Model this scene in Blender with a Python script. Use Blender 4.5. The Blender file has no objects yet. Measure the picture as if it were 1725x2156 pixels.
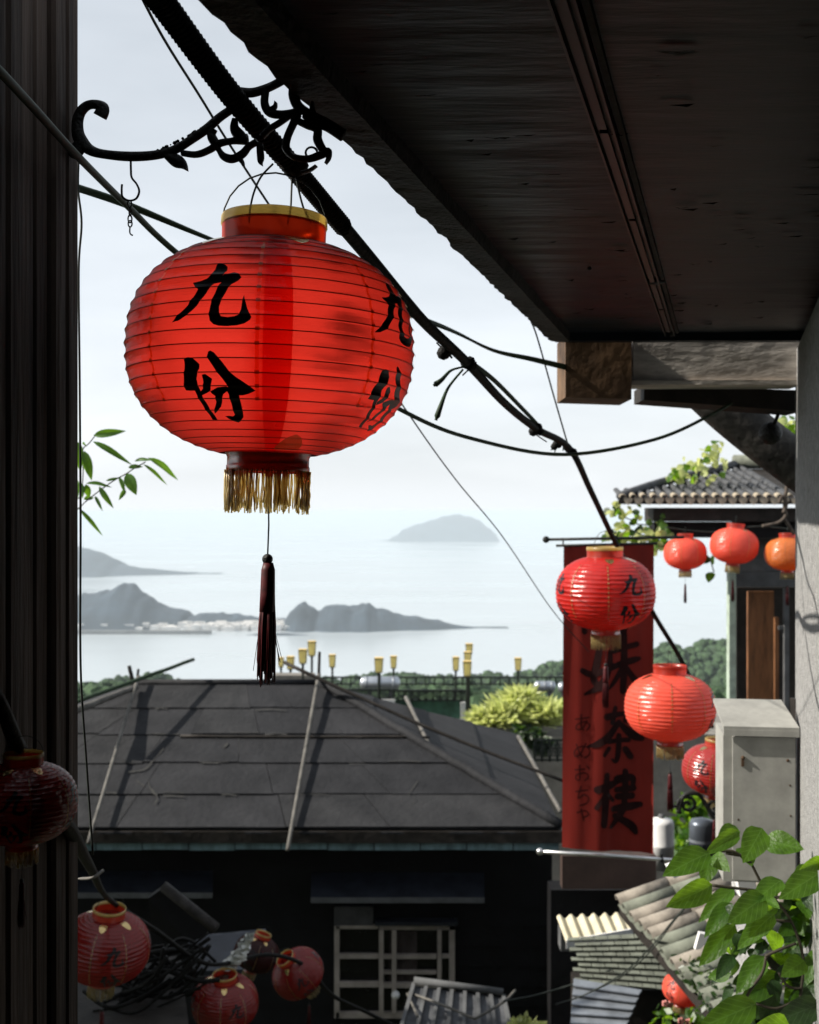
import bpy, bmesh, math, random
from mathutils import Vector, Matrix, noise
R = random.Random(7)
S = bpy.context.scene
COL = S.collection
rad = math.radians

# ------------------------------------------------------------------ camera, sky, sun, exposure
F = 2442.0                                  # focal length in units of a 1725 x 2156 picture
cam_d = bpy.data.cameras.new('camera'); cam = bpy.data.objects.new('camera', cam_d); COL.objects.link(cam)
cam.rotation_euler = (rad(90), 0, 0)
cam_d.sensor_fit = 'VERTICAL'; cam_d.sensor_height = 36; cam_d.lens = F / 2156 * 36
cam_d.clip_start = .05; cam_d.clip_end = 200000
cam_d.dof.use_dof = True; cam_d.dof.focus_distance = 1.95; cam_d.dof.aperture_fstop = 8.0
S.camera = cam
SUN_AZ, SUN_EL = -92.0, 36.0                # degrees from +Y (negative = left), elevation
to_sun = Vector((math.sin(rad(SUN_AZ)) * math.cos(rad(SUN_EL)), math.cos(rad(SUN_AZ)) * math.cos(rad(SUN_EL)), math.sin(rad(SUN_EL))))
world = bpy.data.worlds.new('World'); S.world = world; world.use_nodes = True
wn, wl = world.node_tree.nodes, world.node_tree.links
for n in list(wn): wn.remove(n)
w_out = wn.new('ShaderNodeOutputWorld'); w_bg = wn.new('ShaderNodeBackground'); w_bg.inputs[1].default_value = .11
w_sky = wn.new('ShaderNodeTexSky'); w_sky.sky_type = 'NISHITA'; w_sky.sun_disc = False
w_sky.sun_elevation = rad(SUN_EL); w_sky.sun_rotation = rad(SUN_AZ); w_sky.air_density = 1.0; w_sky.dust_density = 3.0; w_sky.altitude = 300
w_tc = wn.new('ShaderNodeTexCoord'); w_map = wn.new('ShaderNodeMapping'); w_map.inputs['Scale'].default_value = (1.2, 1.2, 5.0)
w_noise = wn.new('ShaderNodeTexNoise'); w_noise.inputs['Scale'].default_value = 2.2; w_noise.inputs['Detail'].default_value = 6; w_noise.inputs['Roughness'].default_value = .55
w_ramp = wn.new('ShaderNodeValToRGB'); w_ramp.color_ramp.elements[0].position = .3; w_ramp.color_ramp.elements[1].position = .75
w_ramp.color_ramp.elements[0].color = (.66, .66, .66, 1); w_ramp.color_ramp.elements[1].color = (1, 1, 1, 1)
w_cloud = wn.new('ShaderNodeMix'); w_cloud.data_type = 'RGBA'
w_cloudcol = wn.new('ShaderNodeMix'); w_cloudcol.data_type = 'RGBA'
w_cloudcol.inputs[6].default_value = (1.9, 2.15, 2.35, 1); w_cloudcol.inputs[7].default_value = (6.15, 6.4, 6.65, 1)
w_cloud.inputs[0].default_value = .85
w_sep = wn.new('ShaderNodeSeparateXYZ'); w_el = wn.new('ShaderNodeMapRange'); w_el.inputs[1].default_value = .08; w_el.inputs[2].default_value = .5; w_el.inputs[3].default_value = 1.0; w_el.inputs[4].default_value = .48
w_mul = wn.new('ShaderNodeMath'); w_mul.operation = 'MULTIPLY'
w_low = wn.new('ShaderNodeMapRange'); w_low.inputs[1].default_value = .0; w_low.inputs[2].default_value = .14; w_low.inputs[3].default_value = 1.0; w_low.inputs[4].default_value = 0.0
w_max = wn.new('ShaderNodeMath'); w_max.operation = 'MAXIMUM'
wl.new(w_tc.outputs['Generated'], w_map.inputs[0]); wl.new(w_map.outputs[0], w_noise.inputs['Vector'])
wl.new(w_noise.outputs['Fac'], w_ramp.inputs[0]); wl.new(w_tc.outputs['Generated'], w_sep.inputs[0]); wl.new(w_sep.outputs['Z'], w_el.inputs[0]); wl.new(w_ramp.outputs[0], w_mul.inputs[0]); wl.new(w_el.outputs[0], w_mul.inputs[1]); wl.new(w_sep.outputs['Z'], w_low.inputs[0]); wl.new(w_mul.outputs[0], w_max.inputs[0]); wl.new(w_low.outputs[0], w_max.inputs[1]); wl.new(w_max.outputs[0], w_cloudcol.inputs[0])
wl.new(w_sky.outputs[0], w_cloud.inputs[6]); wl.new(w_cloudcol.outputs[2], w_cloud.inputs[7])
wl.new(w_cloud.outputs[2], w_bg.inputs[0]); wl.new(w_bg.outputs[0], w_out.inputs[0])
sun_d = bpy.data.lights.new('sun', 'SUN'); sun_d.energy = 5.0; sun_d.angle = rad(.6); sun_d.color = (1, .93, .82)
sun = bpy.data.objects.new('sun', sun_d); COL.objects.link(sun)
sun.rotation_euler = (-to_sun).to_track_quat('-Z', 'Y').to_euler(); sun.location = (-5, 3, 9)
S.view_settings.view_transform = 'Standard'; S.view_settings.look = 'None'; S.view_settings.gamma = 1
S.view_settings.use_curve_mapping = False; S.view_settings.exposure = 0.75
S.render.engine = 'CYCLES'
S.cycles.max_bounces = 24; S.cycles.diffuse_bounces = 20; S.cycles.glossy_bounces = 4; S.cycles.transmission_bounces = 20; S.cycles.transparent_max_bounces = 8; S.cycles.volume_bounces = 3
S.cycles.use_denoising = True; S.cycles.caustics_reflective = False; S.cycles.caustics_refractive = False

# ------------------------------------------------------------------ helpers
def P(x, y, Y):
    """point at depth Y seen at picture position x, y (1725 x 2156)"""
    return Vector(((x - 862.5) / F * Y, Y, (1078 - y) / F * Y))

class MB:
    def __init__(s): s.v = []; s.f = []; s.m = []; s.sm = []
    def add(s, vs, fs, mi=0, smooth=False):
        o = len(s.v); s.v += [Vector(p) for p in vs]
        for f in fs: s.f.append([i + o for i in f]); s.m.append(mi); s.sm.append(smooth)
    def box(s, a, b, mi=0, M=None):
        x0, y0, z0 = a; x1, y1, z1 = b
        vs = [Vector(p) for p in ((x0,y0,z0),(x1,y0,z0),(x1,y1,z0),(x0,y1,z0),(x0,y0,z1),(x1,y0,z1),(x1,y1,z1),(x0,y1,z1))]
        if M: vs = [M @ p for p in vs]
        s.add(vs, [(3,2,1,0),(4,5,6,7),(0,1,5,4),(1,2,6,5),(2,3,7,6),(3,0,4,7)], mi)
    def beam(s, p, q, w, h, up=(0,0,1), mi=0, taper=1.0):
        p = Vector(p); q = Vector(q); d = (q - p).normalized(); r = d.cross(Vector(up)).normalized(); u = r.cross(d)
        vs = []
        for c, k in ((p, 1.0), (q, taper)):
            for a, b in ((-1,-1),(1,-1),(1,1),(-1,1)): vs.append(c + r * (a * w / 2 * k) + u * (b * h / 2 * k))
        s.add(vs, [(3,2,1,0),(4,5,6,7),(0,1,5,4),(1,2,6,5),(2,3,7,6),(3,0,4,7)], mi)
    def prism(s, poly, off, mi=0):
        """closed slab from a 3D polygon and an offset vector"""
        poly = [Vector(p) for p in poly]; off = Vector(off); n = len(poly)
        vs = poly + [p + off for p in poly]
        fs = [tuple(range(n))[::-1], tuple(range(n, 2 * n))] + [(i, (i+1) % n, n + (i+1) % n, n + i) for i in range(n)]
        s.add(vs, fs, mi)
    def tube(s, pts, r, seg=8, mi=0, flat=None, smooth=True):
        """flat = (direction, half depth): elliptical section, r in the plane"""
        pts = [Vector(p) for p in pts]; n = len(pts)
        rs = r if isinstance(r, (list, tuple)) else [r] * n
        vs = []; ref = None
        for i, p in enumerate(pts):
            t = (pts[min(i+1, n-1)] - pts[max(i-1, 0)]).normalized()
            if flat: a = Vector(flat[0]).normalized(); b = t.cross(a).normalized()
            else:
                if ref is None: ref = Vector((0,0,1)) if abs(t.z) < .9 else Vector((1,0,0))
                b = t.cross(ref).normalized(); a = b.cross(t).normalized(); ref = a
            for k in range(seg):
                th = 2 * math.pi * k / seg
                vs.append(p + b * (math.cos(th) * rs[i]) + a * (math.sin(th) * (flat[1] if flat else rs[i])))
        fs = [(i*seg+k, i*seg+(k+1)%seg, (i+1)*seg+(k+1)%seg, (i+1)*seg+k) for i in range(n-1) for k in range(seg)]
        fs += [tuple(range(seg))[::-1], tuple(range((n-1)*seg, n*seg))]
        s.add(vs, fs, mi, smooth)
    def lathe(s, prof, seg=24, mi=0, M=None, smooth=True, caps=False):
        vs = []
        for r, z in prof:
            for k in range(seg):
                th = 2 * math.pi * k / seg; p = Vector((r*math.cos(th), r*math.sin(th), z)); vs.append(M @ p if M else p)
        n = len(prof)
        fs = [(i*seg+k, i*seg+(k+1)%seg, (i+1)*seg+(k+1)%seg, (i+1)*seg+k) for i in range(n-1) for k in range(seg)]
        if caps: fs += [tuple(range(seg))[::-1], tuple(range((n-1)*seg, n*seg))]
        s.add(vs, fs, mi, smooth)
    def ball(s, c, r, seg=12, mi=0, sq=(1,1,1)):
        n = max(4, seg // 2); M = Matrix.Translation(Vector(c)) @ Matrix.Diagonal((*sq, 1))
        s.lathe([(max(1e-4, r*math.sin(math.pi*i/n)), -r*math.cos(math.pi*i/n)) for i in range(n+1)], seg, mi, M)
    def mesh(s, name, mats, base=(0,0,0)):
        b = Vector(base); me = bpy.data.meshes.new(name)
        me.from_pydata([tuple(v - b) for v in s.v], [], s.f)
        for m in (mats if isinstance(mats, (list, tuple)) else [mats]): me.materials.append(m)
        me.polygons.foreach_set('material_index', s.m); me.polygons.foreach_set('use_smooth', s.sm); me.update()
        return me

def link(name, me, parent=None, kind=None, label=None):
    o = bpy.data.objects.new(name, me); COL.objects.link(o)
    if parent: o.parent = parent
    if kind: o['kind'] = kind
    if label: o['label'] = label
    return o
def thing(name, label, cat, loc=(0,0,0), rotz=0, group=None):
    o = bpy.data.objects.new(name, None); COL.objects.link(o); o.empty_display_size = .1
    o.location = loc; o.rotation_euler = (0,0,rotz); tag(o, label, cat, group); return o
def tag(o, label, cat, group=None):
    o['label'] = label; o['category'] = cat
    if group: o['group'] = group
    return o
def part(name, mb, mats, parent, label=None, kind=None):
    """mb in world coordinates; parent a thing at parent.location, unrotated, or a part of such a thing"""
    b = Vector((0,0,0)); q = parent
    while q is not None: b += q.location; q = q.parent
    return link(name, mb.mesh(name, mats, b), parent, kind, label)
def single(name, mb, mats, label, cat, group=None, base=None):
    b = Vector(base) if base is not None else sum(mb.v, Vector()) / len(mb.v)
    o = link(name, mb.mesh(name, mats, b)); o.location = b; return tag(o, label, cat, group)
def struct(name, mb, mats):
    return link(name, mb.mesh(name, mats), None, 'structure')
def copy_tree(o, parent=None):
    c = o.copy(); COL.objects.link(c); c.parent = parent
    for ch in KIDS.get(o.name, [x for x in o.children]): copy_tree(ch, c)
    return c
KIDS = {}
def spline(pts, n=8):
    """Catmull-Rom through points (any tuple length)"""
    pts = [tuple(p) for p in pts]; out = []
    for i in range(len(pts) - 1):
        p0 = pts[max(i-1, 0)]; p1 = pts[i]; p2 = pts[i+1]; p3 = pts[min(i+2, len(pts)-1)]
        for k in range(n):
            t = k / n
            out.append(tuple(.5*((2*b)+(-a+c)*t+(2*a-5*b+4*c-d)*t*t+(-a+3*b-3*c+d)*t**3) for a, b, c, d in zip(p0,p1,p2,p3)))
    out.append(pts[-1]); return out
def lerp(a, b, t): return a + (b - a) * t

# ------------------------------------------------------------------ materials
def mat(name, col, rough=.6, var=.35, scale=6, detail=6, bump=0, bscale=None, metal=0, stretch=(1,1,1), col2=None, spec=.25, coat=0, coord='Object', lo=.35, hi=.65):
    m = bpy.data.materials.new(name); m.use_nodes = True; n, l = m.node_tree.nodes, m.node_tree.links
    b = n['Principled BSDF']; b.inputs['Roughness'].default_value = rough; b.inputs['Metallic'].default_value = metal
    b.inputs['Specular IOR Level'].default_value = spec; b.inputs['Coat Weight'].default_value = coat; b.inputs['Coat Roughness'].default_value = .15
    tc = n.new('ShaderNodeTexCoord'); mp = n.new('ShaderNodeMapping'); mp.inputs['Scale'].default_value = stretch
    l.new(tc.outputs[coord], mp.inputs[0])
    nz = n.new('ShaderNodeTexNoise'); nz.inputs['Scale'].default_value = scale; nz.inputs['Detail'].default_value = detail; nz.inputs['Roughness'].default_value = .65
    l.new(mp.outputs[0], nz.inputs['Vector'])
    rp = n.new('ShaderNodeValToRGB'); rp.color_ramp.elements[0].position = lo; rp.color_ramp.elements[1].position = hi
    a = [c * (1 - var) for c in col]; c2 = [min(1, c * (1 + var)) for c in col] if col2 is None else col2
    rp.color_ramp.elements[0].color = (*a, 1); rp.color_ramp.elements[1].color = (*c2, 1)
    l.new(nz.outputs['Fac'], rp.inputs[0]); l.new(rp.outputs[0], b.inputs['Base Color'])
    if bump:
        nb = n.new('ShaderNodeTexNoise'); nb.inputs['Scale'].default_value = bscale or scale * 3; nb.inputs['Detail'].default_value = 8
        l.new(mp.outputs[0], nb.inputs['Vector'])
        bp = n.new('ShaderNodeBump'); bp.inputs['Strength'].default_value = bump; bp.inputs['Distance'].default_value = .02
        l.new(nb.outputs['Fac'], bp.inputs['Height']); l.new(bp.outputs[0], b.inputs['Normal'])
    m['kind_'] = 1
    return m
def thin(name, col, tcol, tmix=.5, gloss=.08, grough=.3, var=.2, scale=30, bump=.15, bscale=14, coord='Object', stretch=(1,1,1), clear=0, fwd=0, veins=0, frough=.55, fior=1.02):
    """thin sheet that lets light through: paper, cloth, leaf"""
    m = bpy.data.materials.new(name); m.use_nodes = True; n, l = m.node_tree.nodes, m.node_tree.links
    for x in list(n): n.remove(x)
    out = n.new('ShaderNodeOutputMaterial'); tc = n.new('ShaderNodeTexCoord'); mp = n.new('ShaderNodeMapping'); mp.inputs['Scale'].default_value = stretch
    l.new(tc.outputs[coord], mp.inputs[0])
    nz = n.new('ShaderNodeTexNoise'); nz.inputs['Scale'].default_value = scale; nz.inputs['Detail'].default_value = 6
    l.new(mp.outputs[0], nz.inputs['Vector'])
    def ramp(c):
        r = n.new('ShaderNodeValToRGB'); r.color_ramp.elements[0].position = .3; r.color_ramp.elements[1].position = .7
        r.color_ramp.elements[0].color = (*[k*(1-var) for k in c], 1); r.color_ramp.elements[1].color = (*[min(1, k*(1+var)) for k in c], 1)
        l.new(nz.outputs['Fac'], r.inputs[0]); return r
    if veins:
        sx = n.new('ShaderNodeSeparateXYZ'); l.new(tc.outputs['Object'], sx.inputs[0])
        def mth(op, a, b_=None):
            q = n.new('ShaderNodeMath'); q.operation = op
            for i, v in enumerate((a, b_)):
                if v is None: continue
                if isinstance(v, (int, float)): q.inputs[i].default_value = v
                else: l.new(v, q.inputs[i])
            return q.outputs[0]
        ax = mth('ABSOLUTE', sx.outputs[0]); fr_ = mth('FRACT', mth('MULTIPLY', mth('SUBTRACT', sx.outputs[1], mth('MULTIPLY', ax, .75)), 7.0))
        side = mth('LESS_THAN', mth('ABSOLUTE', mth('SUBTRACT', fr_, .5)), .07); mid = mth('LESS_THAN', ax, .018); vein = mth('MULTIPLY', mth('MAXIMUM', side, mid), veins)
        old = ramp
        def ramp(c):
            r = old(c); mxn = n.new('ShaderNodeMix'); mxn.data_type = 'RGBA'; l.new(vein, mxn.inputs[0]); l.new(r.outputs[0], mxn.inputs[6]); mxn.inputs[7].default_value = (*[min(1, k*1.5 + .03) for k in c], 1)
            class O: outputs = [mxn.outputs[2]]
            return O
    d = n.new('ShaderNodeBsdfDiffuse'); t = n.new('ShaderNodeBsdfTranslucent'); g = n.new('ShaderNodeBsdfGlossy'); g.inputs['Roughness'].default_value = grough
    l.new(ramp(col).outputs[0], d.inputs[0]); l.new(ramp(tcol).outputs[0], t.inputs[0])
    mx = n.new('ShaderNodeMixShader'); mx.inputs[0].default_value = tmix; l.new(d.outputs[0], mx.inputs[1]); l.new(t.outputs[0], mx.inputs[2])
    if clear:
        tp = n.new('ShaderNodeBsdfTransparent'); tp.inputs[0].default_value = (*tcol, 1); mc = n.new('ShaderNodeMixShader'); mc.inputs[0].default_value = clear
        l.new(mx.outputs[0], mc.inputs[1]); l.new(tp.outputs[0], mc.inputs[2]); mx = mc
    if fwd:
        rf_ = n.new('ShaderNodeBsdfRefraction'); rf_.inputs['Color'].default_value = (*tcol, 1); rf_.inputs['Roughness'].default_value = frough; rf_.inputs['IOR'].default_value = fior
        mf = n.new('ShaderNodeMixShader'); mf.inputs[0].default_value = fwd; l.new(mx.outputs[0], mf.inputs[1]); l.new(rf_.outputs[0], mf.inputs[2]); mx = mf
    fr = n.new('ShaderNodeLayerWeight'); fr.inputs[0].default_value = .35
    mm = n.new('ShaderNodeMath'); mm.operation = 'MULTIPLY_ADD'; mm.inputs[1].default_value = gloss * 2.5; mm.inputs[2].default_value = gloss * .5; l.new(fr.outputs['Fresnel'], mm.inputs[0])
    mg = n.new('ShaderNodeMixShader'); l.new(mm.outputs[0], mg.inputs[0]); l.new(mx.outputs[0], mg.inputs[1]); l.new(g.outputs[0], mg.inputs[2])
    if bump:
        nb = n.new('ShaderNodeTexNoise'); nb.inputs['Scale'].default_value = bscale; nb.inputs['Detail'].default_value = 5; l.new(mp.outputs[0], nb.inputs['Vector'])
        bp = n.new('ShaderNodeBump'); bp.inputs['Strength'].default_value = bump; bp.inputs['Distance'].default_value = .02
        l.new(nb.outputs['Fac'], bp.inputs['Height']); l.new(bp.outputs[0], g.inputs['Normal'])
    l.new(mg.outputs[0], out.inputs[0]); return m

m_paper = thin('red paper', (.985, .13, .08), (1.0, .20, .12), .48, .08, .3, .01, 60, .6, 9)
m_seam = thin('doubled paper', (.8, .05, .04), (.82, .12, .09), .5, .03, .3, .05, 60, .5, 9, fwd=.93, frough=.6, fior=1.1)
m_paper_shaded_mid = thin('mid shaded red paper', (.45, .03, .025), (.6, .045, .03), .5, .12, .25, .06, 60, .6, 9)  # darker copy of the red paper, partial shade put into its colour
m_paper_oiled = thin('thin oiled red paper', (.95, .09, .07), (1.0, .20, .145),   .5, .05, .28, .06, 90, .9, 12, fwd=.985, frough=.6, fior=1.12)
m_paper_shaded = thin('shaded red paper', (.78, .03, .022), (.9, .06, .04), .5, .09, .26, .06, 60, .5, 9, clear=.03, fwd=.25)  # same red paper, shade on the banner lantern darkened into its colour
m_paper_shaded_black = thin('black shaded red paper', (.03, .004, .004), (.06, .006, .006), .3, .03, .3, .15, 60, .5, 9)  # red paper blackened in colour to stand for deep shade
m_paper_shaded_dark = thin('dark shaded red paper', (.20, .010, .009), (.4, .02, .015), .35, .06, .2, .15, 60, .5, 9)  # red paper with the lower corner's shade put into its colour
m_paper_orange = thin('sun faded paper', (.9, .26, .06), (1, .28, .06), .5, .1, .25, .12, 60, .4, 9, clear=.22)
m_ink = mat('ink', (.012, .009, .012), .35, .3, 40)
m_gold = mat('gold trim', (.85, .58, .16), .3, .2, 50, metal=.25)
m_goldtrim_dark = thin('tarnished gold tape', (.42, .20, .04), (1, .52, .14), .5, .12, .3, .3, 90, .2, fwd=.92)
m_foil = mat('gold foil', (.55, .40, .18), .16, .15, 30, metal=.95, bump=.4, bscale=30)
m_goldpaper = thin('gold paper band', (.75, .58, .22), (1, .78, .34), .5, .1, .3, .08, 40, fwd=.45)
m_collar = thin('red collar band', (.62, .07, .04), (.95, .2, .08), .5, .08, .3, .1, 40, fwd=.4)
m_fringe = thin('gold fringe thread', (.95, .70, .32), (.97, .78, .42), .4, .05, .4, .3, 80, fwd=.75, frough=.5, fior=1.05)
m_tassel = mat('dark red tassel silk', (.055, .006, .008), .5, .4, 80)
m_cord = mat('grey cord', (.06, .065, .075), .6, .3, 200)
m_iron = mat('black iron', (.012, .012, .011), .5, .4, 30, bump=.4, bscale=120)
m_wire = mat('wire', (.02, .025, .022), .5, .3, 30)
m_cable = mat('black cable sheath', (.008, .0078, .0075), .65, .5, 40, bump=.3, bscale=90, spec=.12)
m_green_cable = mat('mossy green cable', (.022, .04, .02), .6, .4, 30)
m_plank = mat('old dark plank', (.052, .038, .030), .85, .85, 4, bump=.5, bscale=14, spec=.15, stretch=(2.5, 2.5, .22))  # wide brown spread carries painted sun dapples as well as weathering
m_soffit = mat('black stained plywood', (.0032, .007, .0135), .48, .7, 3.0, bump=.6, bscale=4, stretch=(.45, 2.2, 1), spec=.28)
m_fascia = mat('weathered fascia', (.028, .025, .024), .7, .6, 14, bump=.6, bscale=60)
m_channel = mat('lamp channel metal', (.045, .038, .037), .4, .4, 8, stretch=(1, .4, 1), metal=.3)
m_brown = mat('brown stained timber', (.07, .036, .018), .7, .6, 5, bump=.3, col2=(.22, .13, .07), hi=.8)
m_greybeam = mat('flaking grey beam', (.5, .46, .42), .8, .45, 7, bump=.4, stretch=(.5, 1, 1.5))
m_darkwood = mat('dark timber', (.018, .015, .013), .7, .5, 6, bump=.3)
m_concrete = mat('rough concrete', (.24, .24, .24), .85, .3, 40, bump=.6, bscale=110)
m_boxwhite = mat('cream painted metal', (.275, .275, .26), .55, .14, 9, col2=(.33, .33, .31))
m_rust = mat('rust spot', (.06, .035, .02), .8, .5, 20)
m_roof = mat('roofing felt', (.0085, .0095, .0125), .8, .35, 1.6, bump=.5, bscale=16, col2=(.024, .0245, .028), lo=.3, hi=.75)
m_roofwear = mat('chalky wear', (.035, .035, .034), .9, .2, 10)
m_batten = mat('grey bamboo batten', (.10, .095, .087), .7, .35, 8)
m_blackwall = mat('black painted board', (.0035, .0035, .0045), .7, .4, 4, bump=.2, spec=.2)
m_teal = mat('peeling teal paint', (.13, .2, .22), .7, .5, 3, detail=8, stretch=(2, 1, 1))
m_winframe = mat('pale window timber', (.30, .265, .24), .7, .2, 6)
m_glass = mat('dark window glass', (.006, .006, .006), .12, .2, 4)
m_slate = mat('slate blue awning', (.018, .021, .03), .5, .4, 5)
m_tile = mat('grey roof tile', (.065, .068, .075), .7, .35, 9, bump=.3)
m_tileend = mat('sandy tile end', (.30, .26, .20), .8, .3, 12, bump=.3)
m_tan = mat('weathered tan tile', (.19, .17, .145), .8, .35, 8, bump=.3)
m_mosstile = mat('mossy grey tile', (.125, .135, .11), .85, .3, 6, bump=.4)
m_cream = mat('cream corrugated sheet', (.47, .43, .31), .6, .15, 5)
m_white = mat('white paint', (.62, .62, .62), .5, .1, 5)
m_tin = mat('bluish tin sheet', (.20, .22, .25), .4, .3, 4, metal=.3)
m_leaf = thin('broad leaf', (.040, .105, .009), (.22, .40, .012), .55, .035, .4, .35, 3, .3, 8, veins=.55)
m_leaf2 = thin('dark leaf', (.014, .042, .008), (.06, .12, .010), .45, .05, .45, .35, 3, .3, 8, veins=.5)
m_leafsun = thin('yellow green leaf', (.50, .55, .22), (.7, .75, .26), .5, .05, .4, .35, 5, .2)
m_bamboo = thin('sprig leaf', (.05, .14, .012), (.16, .32, .015), .5, .06, .35, .25, 8, .1)
m_stem = mat('plant stem', (.035, .03, .02), .7, .3, 20)
m_bark = mat('bark', (.07, .055, .045), .85, .4, 12, bump=.6)
m_silver = mat('silver rod', (.6, .6, .6), .3, .1, 5, metal=.9)
m_lampglass = thin('yellow lamp shade', (.85, .76, .40), (.95, .85, .45), .55, .04, .4, .1, 10, 0)
m_lamppost = mat('dark lamp post', (.02, .025, .022), .5, .2, 5)
m_banner = thin('red banner cloth', (.15, .016, .012), (.22, .02, .012), .15, .02, .5, .2, 3, 0, stretch=(3, 1, .6))
m_bannerink = thin('banner ink', (.022, .009, .009), (.02, .008, .008), .2, .01, .5, .3, 10, 0)
m_kana = thin('faded small ink', (.05, .011, .010), (.05, .01, .01), .2, .01, .5, .3, 10, 0)
m_stone = mat('terrace stone', (.17, .16, .145), .85, .25, 2)
m_ground = mat('hill soil', (.03, .035, .018), .95, .4, .2)
m_forest = mat('forest cover', (.036, .066, .03), .9, .5, .15, bump=0, coord='Object')
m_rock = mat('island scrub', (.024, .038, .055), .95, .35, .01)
m_town = mat('harbour walls', (.6, .58, .56), .8, .3, .05)
m_seawall = mat('breakwater stone', (.16, .16, .16), .9, .2, .05)
m_panelgrey = mat('grey plaster panel', (.085, .088, .092), .8, .25, 4)
m_door = mat('orange brown door', (.16, .07, .03), .6, .4, 4, stretch=(4, 1, .6))
m_net = mat('green netting', (.04, .10, .07), .8, .4, 3)
m_palegreen = mat('pale green post', (.3, .36, .3), .7, .25, 8)
m_plastic = thin('crumpled plastic wrap', (.45, .46, .42), (.4, .42, .38), .4, .25, .2, .3, 12, .8, 12)

# sea and haze
def sea_mat():
    m = bpy.data.materials.new('sea water'); m.use_nodes = True; n, l = m.node_tree.nodes, m.node_tree.links
    b = n['Principled BSDF']; b.inputs['Base Color'].default_value = (.38, .42, .45, 1); b.inputs['Roughness'].default_value = .2; b.inputs['IOR'].default_value = 1.33; b.inputs['Specular IOR Level'].default_value = .3
    tc = n.new('ShaderNodeTexCoord'); mp = n.new('ShaderNodeMapping'); mp.inputs['Scale'].default_value = (.0006, .0022, 1)
    nz = n.new('ShaderNodeTexNoise'); nz.inputs['Scale'].default_value = 1; nz.inputs['Detail'].default_value = 5
    l.new(tc.outputs['Object'], mp.inputs[0]); l.new(mp.outputs[0], nz.inputs['Vector'])
    mr = n.new('ShaderNodeMapRange'); mr.inputs[1].default_value = .35; mr.inputs[2].default_value = .68; mr.inputs[3].default_value = .10; mr.inputs[4].default_value = .30
    l.new(nz.outputs['Fac'], mr.inputs[0]); l.new(mr.outputs[0], b.inputs['Roughness'])
    n2 = n.new('ShaderNodeTexNoise'); n2.inputs['Scale'].default_value = .05; n2.inputs['Detail'].default_value = 4; l.new(tc.outputs['Object'], n2.inputs['Vector'])
    bp = n.new('ShaderNodeBump'); bp.inputs['Strength'].default_value = .25; bp.inputs['Distance'].default_value = 2; l.new(n2.outputs['Fac'], bp.inputs['Height']); l.new(bp.outputs[0], b.inputs['Normal'])
    return m
SEA = -300.0
mb = MB(); mb.add([(-90000, -2000, SEA), (90000, -2000, SEA), (90000, 90000, SEA), (-90000, 90000, SEA)], [(0,1,2,3)]); struct('sea', mb, sea_mat())

# ------------------------------------------------------------------ terrain and far land
def prof_at(prof, x):
    if x <= prof[0][0]: return prof[0][1]
    for (a, ya), (b, yb) in zip(prof, prof[1:]):
        if x <= b:
            t = (x - a) / (b - a); t = t*t*(3-2*t) * .5 + t * .5; return lerp(ya, yb, t)
    return prof[-1][1]
def landmass(name, prof, base_y, depth, m, nx=140, nd=18, rough=.12, zbase=SEA):
    Y0 = 300 * F / (base_y - 1078) + depth * .5
    x0, x1 = prof[0][0], prof[-1][0]; b = MB(); vs = []
    for i in range(nx + 1):
        x = lerp(x0, x1, i / nx); k = (x - 862.5) / F
        ztop = (1078 - prof_at(prof, x)) / F * Y0
        h = max(0.5, ztop - zbase)
        h *= 1 + rough * .5 * noise.noise(Vector((x * .045, base_y, 0))) + rough * .12 * noise.noise(Vector((x * .16, base_y, 3)))
        for j in range(nd + 1):
            s = j / nd * 2 - 1; bell = (1 - s * s) ** 1.2
            bell *= 1 + rough * 2 * noise.noise(Vector((x * .03, s * 3, base_y * .1))) * (1 - abs(s)) * abs(s) * 3
            Yj = Y0 + s * depth * .5 * (.4 + .6 * min(1, h / 60))
            bell *= 1 + rough * .9 * noise.noise(Vector((x * .07, s * 4.5, base_y))) * (1 - s * s); vs.append((k * Y0, Yj, zbase - 2 + (h + 2) * max(0, bell)))
    fs = [(i*(nd+1)+j, (i+1)*(nd+1)+j, (i+1)*(nd+1)+j+1, i*(nd+1)+j+1) for i in range(nx) for j in range(nd)]
    b.add(vs, fs, 0, True); return struct(name, b, m)
landmass('island', [(800,1139),(815,1137),(835,1128),(850,1114),(880,1104),(910,1095),(940,1086),(965,1084),(990,1088),(1010,1097),(1030,1112),(1043,1124),(1050,1139)], 1141, 900, m_rock, rough=.06)
landmass('headland', [(-300,1100),(-60,1118),(100,1135),(160,1150),(200,1160),(235,1175),(260,1190),(300,1197),(380,1204),(440,1209),(468,1214)], 1216, 700, m_rock, rough=.06)
landmass('hill', [(-250,1230),(-40,1262),(60,1245),(160,1252),(200,1249),(230,1240),(258,1232),(285,1236),(310,1255),(330,1270),(360,1280),(392,1288),(410,1306),(425,1328)], 1330, 420, m_rock, rough=.1)
landmass('shore', [(380,1322),(400,1298),(430,1292),(470,1290),(500,1294),(540,1299),(575,1304),(600,1302),(640,1316),(660,1324)], 1327, 300, m_rock, rough=.18)
landmass('peninsula', [(585,1322),(600,1306),(615,1284),(638,1268),(655,1276),(670,1287),(690,1277),(715,1273),(740,1275),(770,1271),(800,1283),(850,1297),(880,1300),(920,1305),(950,1315),(1000,1321),(1020,1326),(1048,1322),(1070,1331)], 1332, 260, m_rock, rough=.16)
landmass('skerry', [(520,1338),(545,1334),(600,1333),(640,1336),(648,1340)], 1341, 90, m_rock, rough=.1, nx=40)
mb = MB()
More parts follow.
